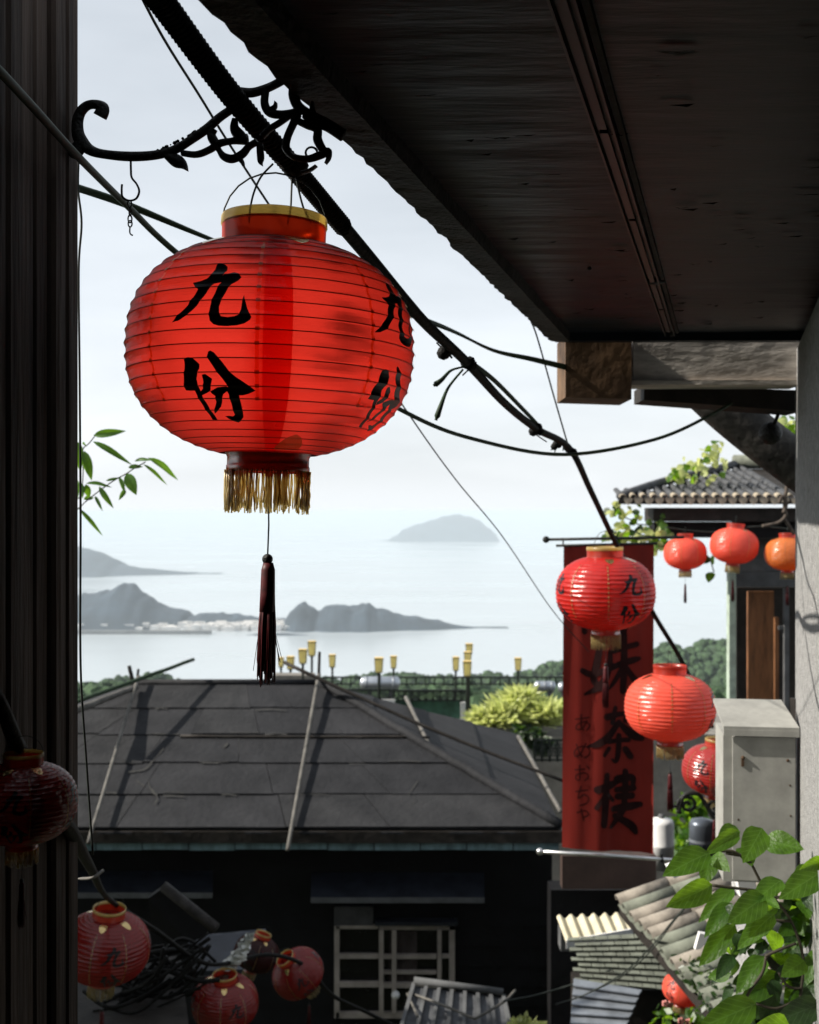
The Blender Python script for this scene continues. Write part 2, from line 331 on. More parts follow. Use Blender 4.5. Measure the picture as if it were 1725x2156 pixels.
for (xa, xb, y, hh) in ((100, 445, 1335, 9), (450, 600, 1327, 5)):
    Ya = 300 * F / (y - 1078); xx0 = (xa - 862.5)/F*Ya; xx1 = (xb - 862.5)/F*Ya
    mb.box((xx0, Ya - 8, SEA - 2), (xx1, Ya + 8, SEA + hh))
struct('breakwater_sea_wall', mb, m_seawall)
mb = MB(); rr = random.Random(3)
for i in range(240):
    x = rr.uniform(150, 640); y = rr.uniform(1314, 1329); Yb = 300 * F / (y - 1078); X = (x - 862.5)/F*Yb
    w = rr.uniform(6, 18); h = rr.uniform(5, 14); mb.box((X-w, Yb-8, SEA-1), (X+w, Yb+8, SEA+3+h))
link('harbour_town_buildings', mb.mesh('harbour town', m_town), None, 'stuff')['label'] = 'hazy pale buildings along the harbour under the hill'

def ground_z(X, Y):
    if Y < 8: z = -1.9 - .62 * max(Y, -3)
    elif Y < 900: z = -6.86 - .150 * (Y - 8)
    else: z = -140.7 - .2 * (Y - 900)
    return max(z, SEA - 3)
mb = MB(); ys = [-4, 0, 4, 8, 14, 22, 34, 50, 80, 120, 200, 320, 480, 640, 800, 900, 1100, 1400, 1750]
xs = [-1.0, -.5, -.25, 0, .25, .5, 1.0]; vs = []
for y in ys:
    for x in xs: X = x * (25 + y * 1.3); vs.append((X, y, ground_z(X, y) + (noise.noise(Vector((X*.01, y*.01, 0))) * y * .01)))
nxs = len(xs); mb.add(vs, [(i*nxs+j, i*nxs+j+1, (i+1)*nxs+j+1, (i+1)*nxs+j) for i in range(len(ys)-1) for j in range(nxs-1)], 0, True)
struct('ground', mb, m_ground)
# wooded ridge beyond the roofs
RIDGE = [(-300,1420),(60,1470),(180,1462),(215,1447),(240,1436),(290,1426),(330,1430),(360,1438),(420,1446),(520,1446),(640,1440),(780,1426),(830,1421),(900,1426),(1000,1431),(1100,1422),(1140,1408),(1200,1398),(1300,1386),(1380,1374),(1400,1366),(1440,1374),(1470,1362),(1500,1350),(1530,1346),(1600,1332),(1900,1290)]
YR = 760.0
mb = MB(); vs = []; nx, nd = 120, 12
def ridge_pt(x, s):
    Y = YR + s * 260; ztop = (1090 - prof_at(RIDGE, x)) / F * YR * 1.0 - 6
    z = ztop - abs(s) ** 1.4 * 70 + noise.noise(Vector((x*.02, s*2, 5))) * 5
    return Vector(((x - 862.5)/F*YR, Y, z))
for i in range(nx + 1):
    for j in range(nd + 1): vs.append(ridge_pt(lerp(-300, 1900, i/nx), j/nd*2-1))
mb.add(vs, [(i*(nd+1)+j, (i+1)*(nd+1)+j, (i+1)*(nd+1)+j+1, i*(nd+1)+j+1) for i in range(nx) for j in range(nd)], 0, True)
struct('wooded_hillside', mb, m_forest)
def clump(mb, c, r, rr, n=6):
    """an uneven leafy crown of a far tree"""
    vs = []; k = 7; rings = 5
    for i in range(rings):
        th = math.pi * (i + .5) / rings
        for j in range(k):
            a = 2*math.pi*(j + .5*(i % 2))/k; q = r * rr.uniform(.75, 1.2)
            vs.append(Vector(c) + Vector((math.sin(th)*math.cos(a)*q, math.sin(th)*math.sin(a)*q, math.cos(th)*q*.9)))
    fs = [(i*k+j, i*k+(j+1)%k, (i+1)*k+(j+1)%k, (i+1)*k+j) for i in range(rings-1) for j in range(k)] + [tuple(range(k))[::-1], tuple(range((rings-1)*k, rings*k))]
    mb.add(vs, fs)
mb = MB(); rr = random.Random(5)
for i in range(2600):
    Y = 55 * (560/55) ** rr.random(); X = rr.uniform(-.36, .34) * Y
    r_ = rr.uniform(1.6, 3.4) * (.55 + Y/500); clump(mb, (X, Y, ground_z(X, Y) + r_*.5 + rr.uniform(0, 1.5)), r_, rr)
for i in range(3400):
    x = rr.uniform(120, 1640); s = rr.uniform(-.95, .12); p = ridge_pt(x, s)
    clump(mb, p + Vector((0, 0, rr.uniform(-1, 2))), rr.uniform(2.2, 4.2), rr)
o = link('forest', mb.mesh('forest', m_forest), None, 'stuff'); o['label'] = 'hazy green woods on the slope above the sea'

# ------------------------------------------------------------------ lanterns
LR = .25
def prof_r(z):                              # z in units of R -> radius in units of R
    N, H = (2.4, .77) if z > 0 else (2.25, .735)
    q = min(1, abs(z) / H); return max(.0, (1 - q ** N)) ** (1 / N)
def body_profile(nrib=24, sub=4):
    zt, zb = .742, -.705
    pts = [];
    zs = [lerp(zb, zt, i / 400) for i in range(401)]
    L = [0]
    for a, b in zip(zs, zs[1:]): L.append(L[-1] + math.hypot(prof_r(b) - prof_r(a), b - a))
    def at(s):
        for i in range(400):
            if L[i+1] >= s: return lerp(zs[i], zs[i+1], (s - L[i]) / (L[i+1] - L[i]))
        return zs[-1]
    ribs = [at(L[-1] * i / nrib) for i in range(nrib + 1)]
    return ribs
RIBS = body_profile()
def ripple(z):
    for a, b in zip(RIBS, RIBS[1:]):
        if a <= z <= b:
            t = (z - a) / (b - a); return -.0115 * (1 - abs(2*t - 1) ** 2.2)
    return 0
def surf(phi, z, off=0.0):
    """point on the paper; phi 0 faces the camera (-Y), positive to the right; units of R"""
    r = prof_r(z) + ripple(z) + off
    return Vector((r * math.sin(phi), -r * math.cos(phi), z)) * LR
def glyph_polys():
    A = [(490,145),(560,158),(605,190),(612,235),(580,290),(500,390),(440,470),(390,570),(340,640),(250,740),(150,795),(75,810),(115,765),(185,690),(240,630),(290,540),(330,450),(300,430),(260,385),(250,370),(330,355),(400,330),(440,290),(465,220),(470,165)]
    B = [(255,380),(330,358),(400,330),(520,310),(620,285),(700,262),(750,275),(792,322),(760,360),(700,400),(660,450),(625,530),(600,600),(580,660),(590,720),(610,765),(680,775),(750,765),(800,745),(815,690),(825,600),(838,525),(855,580),(880,670),(905,725),(930,770),(915,800),(860,840),(780,865),(680,875),(590,870),(530,850),(490,810),(480,740),(485,660),(505,560),(530,480),(560,400),(575,380),(500,395),(400,430),(310,435)]
    C = [(210,1310),(260,1290),(310,1300),(370,1365),(365,1410),(330,1480),(310,1520),(320,1600),(330,1700),(345,1760),(370,1850),(400,1945),(330,1940),(310,1870),(285,1780),(265,1690),(255,1640),(200,1640),(150,1635),(150,1570),(165,1510),(195,1430),(205,1360)]
    D = [(475,1235),(500,1222),(540,1245),(590,1300),(640,1370),(700,1450),(760,1500),(840,1550),(920,1600),(975,1638),(900,1670),(820,1690),(740,1690),(680,1640),(650,1580),(600,1510),(550,1440),(500,1360),(465,1290)]
    E = [(385,1478),(425,1470),(490,1520),(470,1590),(445,1645),(400,1665),(330,1690),(325,1650),(365,1620),(385,1560)]
    G = [(440,1650),(540,1610),(640,1600),(700,1620),(780,1680),(785,1760),(795,1850),(785,1910),(740,1950),(690,1968),(630,1955),(570,1930),(530,1905),(580,1900),(640,1905),(670,1890),(665,1780),(655,1680),(640,1650),(590,1680),(560,1750),(520,1810),(470,1850),(400,1880),(430,1830),(480,1760),(490,1700),(450,1670)]
    out = []
    for ci, ch in enumerate(((A, B), (C, D, E, G))):
        polys = []
        for p in ch:
            q = []
            for zx, zy in p:
                sx = 440 + zx / 4.9; sy = 640 + zy / 4.9
                ph = math.asin((sx - 676.7) / 361 / .97); q.append((ph + rad(21.5), (883.5 - sy) / 361 - .105 - (.05 if ci == 0 else 0)))
            polys.append(q)
        out.append(polys)
    return out
def glyph_mesh(polys, name, ph0):
    bm = bmesh.new()
    for k, q in enumerate(polys):
        f = bm.faces.new([bm.verts.new((a, z, k * 1.0)) for a, z in q])
        bmesh.ops.triangulate(bm, faces=[f])
    def cut(axis, vals):
        for v in vals:
            co = [0,0,0]; co[axis] = v; no = [0,0,0]; no[axis] = 1
            bmesh.ops.bisect_plane(bm, geom=bm.verts[:] + bm.edges[:] + bm.faces[:], plane_co=co, plane_no=no)
    cuts = []
    for a, b in zip(RIBS, RIBS[1:]): cuts += [a, lerp(a, b, .25), lerp(a, b, .5), lerp(a, b, .75)]
    cut(1, cuts); cut(0, [i * .06 for i in range(-8, 9)])
    for v in bm.verts: v.co = surf(v.co.x + ph0, v.co.y, .0035 + .0012 * v.co.z)
    me = bpy.data.meshes.new(name); bm.to_mesh(me); bm.free(); me.materials.append(m_ink)
    return me
GL = glyph_polys()
def build_lantern():
    root = thing('paper_lantern', '', 'lantern')
    seg = 96; b = MB(); zs = []
    for a, c in zip(RIBS, RIBS[1:]): zs += [a, lerp(a, c, .12), lerp(a, c, .3), lerp(a, c, .5), lerp(a, c, .7), lerp(a, c, .88)]
    zs.append(RIBS[-1]); vs = []; rr = random.Random(11)
    for z in zs:
        for k in range(seg):
            ph = 2*math.pi*k/seg; wr = noise.noise(Vector((ph*4, z*26, 1))) * .006
            vs.append(surf(ph, z, wr if abs(ripple(z)) > .004 else wr*.25))
    b.add(vs, [(i*seg+k, i*seg+(k+1)%seg, (i+1)*seg+(k+1)%seg, (i+1)*seg+k) for i in range(len(zs)-1) for k in range(seg)], 0, False)
    shade = link('paper_shade', b.mesh('paper_shade', m_paper), root)
    # wire hoops show as darker lines in the paper
    b = MB()
    for z in RIBS[1:-1]:
        r = prof_r(z) * LR - .0016
        b.lathe([(r + .0008*math.cos(t), z*LR + .0008*math.sin(t)) for t in (0, 1.57, 3.14, 4.71, 6.28)], 64)
    link('wire_hoops', b.mesh('wire_hoops', m_wire), shade)
    for k in range(2):                       # overlap of the paper sheets
        b = MB(); vs = []; ph0 = rad(-2 + 180*k)
        for z in zs:
            for i in range(4): vs.append(surf(ph0 + rad(3.5*i), z, -.003))
        b.add(vs, [(i*4+j, i*4+j+1, (i+1)*4+j+1, (i+1)*4+j) for i in range(len(zs)-1) for j in range(3)], 0, True)
        link('paper_seam', b.mesh('paper_seam', m_seam), shade)
    for k in range(6):                       # gold foil petals round the neck, one left at the foot
        for zt, zb2 in ((.728, .635), (-.69, -.60)):
            if (zt < 0 and k) or (zt > 0 and k in (1, 4)): continue
            b = MB(); ph = rad(17 + 60*k); vs = []
            for i in range(7):
                t = i/6; z = lerp(zt, zb2, t); w_ = rad(12 if zt > 0 else 12) * (1 - t)**.7 * (1 if i else .9) + .004
                for j in (-1, -.5, 0, .5, 1): vs.append(surf(ph + j*w_, z, .010))
            b.add(vs, [(i*5+j, i*5+j+1, (i+1)*5+j+1, (i+1)*5+j) for i in range(6) for j in range(4)], 0, True)
            link('gold_petal', b.mesh('gold_petal', m_foil if zt > 0 else m_goldpaper), root)
    b = MB(); zc = .715
    b.lathe([(.375*LR, .715*LR), (.36*LR, .765*LR), (.362*LR, .885*LR)], 48)
    b.lathe([(.353*LR, .885*LR), (.352*LR, .72*LR)], 48)
    collar = link('collar', b.mesh('collar', m_collar), root)
    b = MB(); b.lathe([(.364*LR, .872*LR), (.37*LR, .882*LR), (.368*LR, .932*LR), (.362*LR, .945*LR), (.350*LR, .945*LR), (.350*LR, .868*LR)], 48)
    link('gold_rim', b.mesh('gold_rim', m_goldpaper), collar)
    b = MB(); b.lathe([(.31*LR, -.675*LR), (.285*LR, -.73*LR), (.285*LR, -.785*LR), (.29*LR, -.79*LR), (.29*LR, -.825*LR), (.275*LR, -.83*LR), (.27*LR, -.70*LR)], 48)
    link('base_ring', b.mesh('base_ring', m_collar), root)
    b = MB(); rr = random.Random(4)
    for i in range(300):
        a = rr.uniform(0, 2*math.pi); r0 = .287*LR; gap = noise.noise(Vector((math.cos(a)*2.2, math.sin(a)*2.2, 7)))
        if gap < -.16 and rr.random() < .75: continue
        L = rr.uniform(.22, .30) * LR; rn = [r0 + rr.uniform(-.003, .003) for _ in range(4)]; aa = a; pts = []
        for q in range(4): pts.append((rn[q]*math.cos(aa), rn[q]*math.sin(aa), -.82*LR - L*q/3)); aa += rr.uniform(-.035, .035)
        b.tube(pts, .0011, 4)
    link('fringe', b.mesh('fringe', m_fringe), root, 'stuff')
    b = MB(); b.tube([(0,0,-.76*LR), (.001,0,-1.2*LR), (-.001,0,-1.42*LR)], .0016, 6); b.beam((-.28*LR,0,-.76*LR), (.28*LR,0,-.76*LR), .004, .004)
    link('string', b.mesh('string', m_cord), root)
    b = MB(); b.ball((-.0012, 0, -1.435*LR), .0095, 14); link('bead', b.mesh('bead', m_iron), root)
    b = MB(); b.tube([(0,0,-1.46*LR),(0,0,-1.51*LR),(-.001,0,-1.68*LR),(-.0015,0,-1.8*LR)], [.009,.0125,.0135,.0145], 10)
    tz = link('tassel', b.mesh('tassel', m_tassel), root)
    b = MB()
    for i in range(130):
        a = rr.uniform(0, 2*math.pi); q = math.sqrt(rr.random()) * .0165; L = rr.uniform(2.12, 2.32); x0, y0 = q*math.cos(a), q*math.sin(a)
        k = 1.0 if rr.random() < .93 else rr.uniform(1.3, 2.6)
        b.tube([(x0*.6, y0*.6, -1.6*LR), (x0*.95 - .002, y0*.95, -1.9*LR), (x0*1.0*k - .004, y0*k, -L*LR)], .0010 if k == 1 else .0005, 4)
    link('tassel_threads', b.mesh('tassel_threads', m_tassel), tz, 'stuff')
    b = MB(); pts = []
    for i in range(13):
        t = i / 12; a = math.pi * t; pts.append((-.36*LR*math.cos(a), 0, .90*LR + math.sin(a)*.36*LR))
    b.tube(pts, .0016, 6); link('wire_handle', b.mesh('wire_handle', m_wire), root)
    for k in range(8):
        ph = rad(-4 + 45 * k); b = MB(); zs = [z for z in RIBS if -.46 < z < .66]
        for a, c in zip(zs, zs[1:]):
            for i in range(3):
                z0, z1 = lerp(a, c, i/3), lerp(a, c, (i+1)/3); w = .012
                b.add([surf(ph-w, z0, .005), surf(ph+w, z0, .005), surf(ph+w, z1, .005), surf(ph-w, z1, .005)], [(0,1,2,3)], 0)
            w = .015
            if rr.random() < .85: b.add([surf(ph-w, a-.010, .013), surf(ph+w, a-.010, .013), surf(ph+w, a+.012, .011), surf(ph-w, a+.012, .011)], [(0,1,2,3)], 1)
        link('gold_trim', b.mesh('gold_trim', [m_goldtrim_dark, m_goldpaper]), root)
    for k in range(4):
        for g in range(2):
            link('painted_character', glyph_mesh(GL[g], 'painted_character', rad((-20, 60, 150, 240)[k])), root)['panel'] = k
    return root

proto = build_lantern()
KIDS[proto.name] = list(proto.children)
for c in proto.children: KIDS[c.name] = list(c.children)
used = [False]
def lantern(p, diam_px, rot, label, tilt=(0, 0), group=None, paper=None, redrim=False):
    o = proto if not used[0] else copy_tree(proto)
    used[0] = True
    o.location = p; sc = diam_px / F * p[1] / (2 * LR); o.scale = (sc,)*3
    o.rotation_euler = (rad(tilt[0]), rad(tilt[1]), rad(rot)); o['label'] = label
    q = o.rotation_euler.to_matrix().inverted() @ Matrix.Rotation(rad(rot), 3, 'Z'); pv_ = Vector((0, 0, -.76*LR))
    for ch in o.children:                    # cord and tassel hang plumb
        if ch.name.split('.')[0] in ('string', 'bead', 'tassel'): ch.matrix_local = Matrix.Translation(pv_) @ q.to_4x4() @ Matrix.Translation(-pv_)
    if group: o['group'] = group
    if True:
        for ch in o.children:
            if ch.name.startswith('paper_shade'):
                ch.data = ch.data.copy(); ch.data.materials[0] = paper or m_paper
    if redrim:                               # plain front: no writing on the panels towards the alley
        for ch in list(o.children):
            if ch.name.startswith('painted_character') and -58 < ((-20, 60, 150, 240)[ch['panel']] + rot + 180) % 360 - 180 < 56: bpy.data.objects.remove(ch)
        for ch in o.children:
            for g in ch.children:
                if g.name.startswith('gold_rim'): g.name = 'red_rim'; g.data = g.data.copy(); g.data.materials[0] = m_collar
    return o
GC = 'red lanterns on the street cable'
lantern(P(571, 744, 2.0), 604, 6, 'huge red lantern in front, two black characters facing and long dark tassel', (0, 1.5), GC, m_paper_oiled)
lantern(P(1275, 1250, 5.8), 209, 43, 'red lantern hanging in front of the top of the tall red banner', (0, -1), GC, m_paper_shaded)
lantern(P(1411, 1490, 6.4), 190, 84, 'bright glowing lantern between the red banner and the white box', (0, 2), GC, None, True)
lantern(P(1508, 1622, 8.2), 142, -20, 'red lantern half hidden behind the white metal box', (0, 3), GC, m_paper_shaded_mid)
GH = 'lanterns under the tiled eave'
lantern(P(1443, 1166, 12.6), 90, 70, 'small orange red lantern with sky behind it, nearest the banner top under the eave', (0, 0), GH, None, True)
lantern(P(1546, 1150, 12.4), 101, 70, 'middle lantern of three under the tiled eave, hung the highest', (4, 3), GH, None, True)
lantern(P(1658, 1167, 12.2), 94, 70, 'faded orange lantern cut off by the concrete pillar', (0, 0), GH, m_paper_orange, True)
lantern(P(1438, 2084, 8.2), 86, 70, 'orange red lantern below the tan tiled roof', (10, 12))
GB = 'lanterns in the dark lower corner'
lantern(P(48, 1692, 1.38), 226, 30, 'dark lantern against the plank wall, cut by the frame', (0, 1), GB, m_paper_shaded_mid)
lantern(P(222, 1996, 6.5), 187, 45, 'dark red lantern with gold rim below the house gutter, beside the plank wall', (8, 2), GB, m_paper_shaded_dark)
lantern(P(474, 2112, 7.6), 140, 50, 'red lantern next to the crumpled plastic, at the bottom edge', (6, -6), GB, m_paper_shaded_dark)
lantern(P(628, 2050, 8.2), 112, 40, 'tilted pinkish red lantern with yellow fringe beside the window', (-4, -38), GB, m_paper_shaded_dark)
lantern(P(540, 2008, 8.8), 96, 10, 'almost black lantern in deep shade behind the crumpled plastic', (0, 20), GB, m_paper_shaded_black)

# ------------------------------------------------------------------ plank wall on the left
WX, WY = -.555, 1.93
w = thing('plank_wall', 'dark wall of upright weathered planks along the edge of the alley', 'wall', (WX, WY, -4))
pw = .0675; rr = random.Random(2)
for i in range(20):
    y1 = WY - pw * i; y0 = y1 - pw + .007; dx = rr.uniform(-.005, .005); b = MB()
    x1 = WX + dx; e = .006
    prof = [(x1 - .022, y0), (x1 - e, y0), (x1, y0 + e), (x1, y1 - e), (x1 - e, y1), (x1 - .022, y1)]
    b.prism([(x, y, -4) for x, y in prof], (0, 0, 7.5)); part('plank', b, m_plank, w)
b = MB(); b.box((WX - .9, WY - 1.34, -4), (WX - .02, WY - .01, 3.4)); b.box((WX - .9, WY - 6.2, -4), (WX - .75, WY - 1.341, 3.4)); part('wall_core', b, m_darkwood, w)

# ------------------------------------------------------------------ canopy on the right
TH = math.atan(.2735); d2 = Vector((math.sin(TH), math.cos(TH), 0)); HS = .666
O2 = Vector((.534, 4.3, 0))
c = thing('eave_canopy', 'low black canopy overhanging the alley, seen from below', 'canopy', (1.5, 2.0, HS))
def edge(s, t, z): q = O2 + d2 * s + Vector((t, 0, 0)); return Vector((q.x, q.y, z))
# soffit sheets, one each side of the lamp channel
def sheet(t0, t1, s0, s1):
    b = MB(); n = 80; m_ = 14; vs = []
    for i in range(n + 1):
        for j in range(m_ + 1):
            s = lerp(s0, s1, i/n); t = lerp(t0, t1, j/m_); p = edge(s, t, HS)
            p.z += .006 * noise.noise(Vector((p.x*1.6, p.y*7, 2))) + .003 * noise.noise(Vector((p.x*4, p.y*16, 4)))
            vs.append(p)
    b.add(vs, [(i*(m_+1)+j, i*(m_+1)+j+1, (i+1)*(m_+1)+j+1, (i+1)*(m_+1)+j) for i in range(n) for j in range(m_)], 0, True)
    return b
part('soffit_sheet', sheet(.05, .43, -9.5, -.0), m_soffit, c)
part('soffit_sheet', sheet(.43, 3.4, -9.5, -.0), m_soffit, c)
b = MB(); b.prism([edge(-9.5, 0.004, HS+.012), edge(0, .004, HS+.012), edge(0, 3.4, HS+.012), edge(-9.5, 3.4, HS+.012)], (0,0,.16)); part('roof_deck', b, m_darkwood, c)
# fascia with a ragged lower edge
b = MB(); n = 300; vs = []; rr = random.Random(9)
for i in range(n + 1):
    s = lerp(-9.5, .02, i/n); j = rr.uniform(-.004, .003)
    vs += [edge(s, -.012 + j, HS - .032 + rr.uniform(-.003, .003)), edge(s, .058, HS - .034), edge(s, .062, HS + .01), edge(s, -.02 + j*.5, HS + .13)]
b.add(vs, [(i*4+k, (i+1)*4+k, (i+1)*4+(k+1)%4, i*4+(k+1)%4) for i in range(n) for k in range(4)] + [(0,1,2,3), tuple(n*4+k for k in (3,2,1,0))], 0)
part('fascia', b, m_fascia, c)
fl = MB(); rr = random.Random(77)
for i in range(150):                         # peeling flakes of stain
    s_, t_ = rr.uniform(-3.2, -.1), rr.uniform(.08, 1.3); L = rr.uniform(.006, .035); w_ = L*rr.uniform(.1, .35); p = edge(s_, t_, HS - .008)
    fl.add([p + Vector((-L, 0, .001)), p + Vector((-L*.3, -w_, -.003)), p + Vector((L*.6, -w_*.6, -.006*rr.random())), p + Vector((L, w_*.3, .001)), p + Vector((0, w_, -.002))], [(0,1,2,3,4)])
part('peeling_flakes', fl, m_fascia, c, kind='stuff')
# lamp channel: tray with two lips and cover pieces
ch = MB(); t0, t1 = .415, .452
for a, q in ((t0, t0+.004), (t1-.004, t1)): ch.prism([edge(-4.6, a, HS-.022), edge(-.05, a, HS-.022), edge(-.05, q, HS-.022), edge(-4.6, q, HS-.022)], (0,0,.03))
ch.prism([edge(-4.6, t0+.004, HS-.006), edge(-.05, t0+.004, HS-.006), edge(-.05, t1-.004, HS-.006), edge(-4.6, t1-.004, HS-.006)], (0,0,.012))
chn = part('lamp_channel', ch, m_channel, c)
for i, (s0, s1) in enumerate(((-3.9, -2.42), (-2.40, -1.80), (-1.78, -1.05), (-1.03, -.62), (-.6, -.12))):
    b = MB(); b.prism([edge(s0, t0+.010, HS-.018), edge(s1, t0+.010, HS-.018), edge(s1, t1-.013, HS-.018), edge(s0, t1-.013, HS-.018)], (0,0,.010))
    part('cover_strip', b, m_channel, chn)
b = MB(); b.prism([edge(-4.6, t1+.004, HS-.012), edge(-.05, t1+.004, HS-.012), edge(-.05, t1+.014, HS-.012), edge(-4.6, t1+.014, HS-.012)], (0,0,.02)); part('conduit', b, m_darkwood, c)
b = MB(); b.ball(edge(-1.05, .44, HS-.012), .018, 10, sq=(1.6, 1, .6)); b.ball(edge(-1.2, .27, HS-.006), .006, 8); b.ball(edge(-.05, .44, HS - .012), .012, 8); part('junction_knob', b, m_iron, c)
b = MB(); b.prism([edge(0.004, 0.0, HS-.03), edge(0.004, 1.55, HS-.03), edge(.05, 1.55, HS-.03), edge(.05, 0, HS-.03)], (0,0,.17)); part('end_board', b, m_soffit, c)

# beams below the canopy's far end
def wbox(name, x0, y0, x1, y1, Y, depth, m, label, cat, sl=0):
    a = P(x0, y0, Y); q = P(x1, y1, Y); b = MB()
    b.prism([(a.x, Y, a.z), (q.x, Y, a.z - sl*.4), (q.x, Y, q.z - sl), (a.x, Y, q.z)], (0, depth, 0)); return single(name, b, m, label, cat)
wbox('timber_block', 1191, 704, 1330, 836, 4.36, .25, m_brown, 'square brown stained block under the far corner of the canopy', 'timber', .008)
wbox('grey_beam', 1334, 706, 1690, 800, 4.42, .12, m_greybeam, 'flaking grey beam running from the brown block to the pillar', 'beam', 0)
wbox('timber_ledge', 1328, 801, 1690, 810, 4.40, .16, m_greybeam, 'pale thin ledge along the bottom of the grey beam', 'ledge')
wbox('dark_beam', 1356, 812, 1690, 842, 4.56, .2, m_darkwood, 'dark beam under the grey beam, with a step at its free end', 'beam', .045)
m_ductgrey = mat('dirty grey pipe', (.05, .048, .045), .7, .5, 6, bump=.3, col2=(.13, .12, .11), lo=.45, hi=.8)
b = MB(); b.tube(spline([P(1470,806,5.0), P(1530,862,5.0), P(1600,920,5.0), P(1668,972,5.0), P(1760,1040,5.0)], 8), [.10]*33, 16)
single('curved_duct', b, m_ductgrey, 'thick curved grey pipe sweeping down under the beams to the pillar', 'duct')
t = thing('flood_lamp', 'round black lamp hanging in the angle beside the pillar', 'lamp', P(1622, 912, 4.75))
b = MB(); b.ball(P(1622, 912, 4.75), .048, 16); part('lamp_body', b, m_iron, t)
b = MB(); b.tube([P(1622, 912, 4.75), P(1640, 870, 4.7)], .008, 6); part('bracket_arm', b, m_iron, t)
# concrete pillar
b = MB(); far = Vector((1.497, 4.5, 0)); near = far - d2 * 1.9
b.prism([(far.x, far.y, -8), (near.x, near.y, -8), (near.x + 1.2, near.y - .3, -8), (far.x + 1.2, far.y - .3, -8)], (0,0,8.62))
single('concrete_pillar', b, m_concrete, 'rough grey concrete pillar at the edge behind the white box', 'pillar')
b = MB(); a = P(1660, 1490, 4.52); b.beam(P(1682, 1470, 4.50), P(1700, 2000, 4.42), .05, .06, up=(0,1,0)); single('dark_batten', b, m_darkwood, 'dark upright board in the gap between white box and pillar', 'board')

b = MB(); nr2 = far - d2*1.9; fr2 = far - d2*9.5
b.prism([(nr2.x+.25, nr2.y-.05, -4), (1.55, 1.6, -4), (1.55, -4.15, -4), (1.95, -4.15, -4), (1.95, 2.5, -4)], (0,0,4.66))
single('alley_side_wall', b, m_darkwood, 'dark house wall carrying the canopy, running back along the alley', 'wall')
b = MB(); b.box((-1.5, -4.5, -3), (2.2, -4.2, 3.4)); single('alley_end_wall', b, m_darkwood, 'dark wall closing the covered alley behind the viewer', 'wall')
# white meter box
X0, X1, Yf, Yb, zt = 1.158, 1.402, 4.23, 4.46, -.790
t = thing('meter_box', 'cream white metal box with sloping lid on the wall beside the pillar', 'box', (X0, Yf, -1.35), -TH*.5)
b = MB(); b.box((X0-.012, Yf+.012, -1.35), (X1, Yb, zt-.02)); part('box_body', b, m_boxwhite, t)
b = MB(); b.box((X0+.02, Yf-.002, -1.34), (X1-.004, Yf+.011, zt-.028)); dr = part('door', b, m_boxwhite, t)
b = MB(); b.box((X0+.05, Yf-.007, zt-.135), (X0+.06, Yf-.002, zt-.10)); b.ball((X0+.056, Yf-.006, zt-.103), .007, 8); part('latch', b, m_rust, dr)
for q in ((X1-.03, zt-.11), (X1-.022, zt-.20), (X0+.04, zt-.33), (X1-.02,zt-.31)):
    b = MB(); b.ball((q[0], Yf-.002, q[1]), .006 if q[1] > -.91 else .004, 8, sq=(1, .4, 1)); part('screw', b, m_rust, dr)
b = MB(); b.prism([(X0-.014, Yf-.02, zt-.022), (X1+.008, Yf-.02, zt-.022), (X1+.008, Yf-.02, zt+.0), (X0-.014, Yf-.02, zt+.0)], (0, .012, 0))
b.prism([(X0-.014, Yf-.018, zt+.0), (X1+.008, Yf-.018, zt), (X1-.01, Yb+.01, zt+.06), (X0-.02, Yb+.01, zt+.06)], (0, 0, .012)); part('lid', b, m_boxwhite, t)

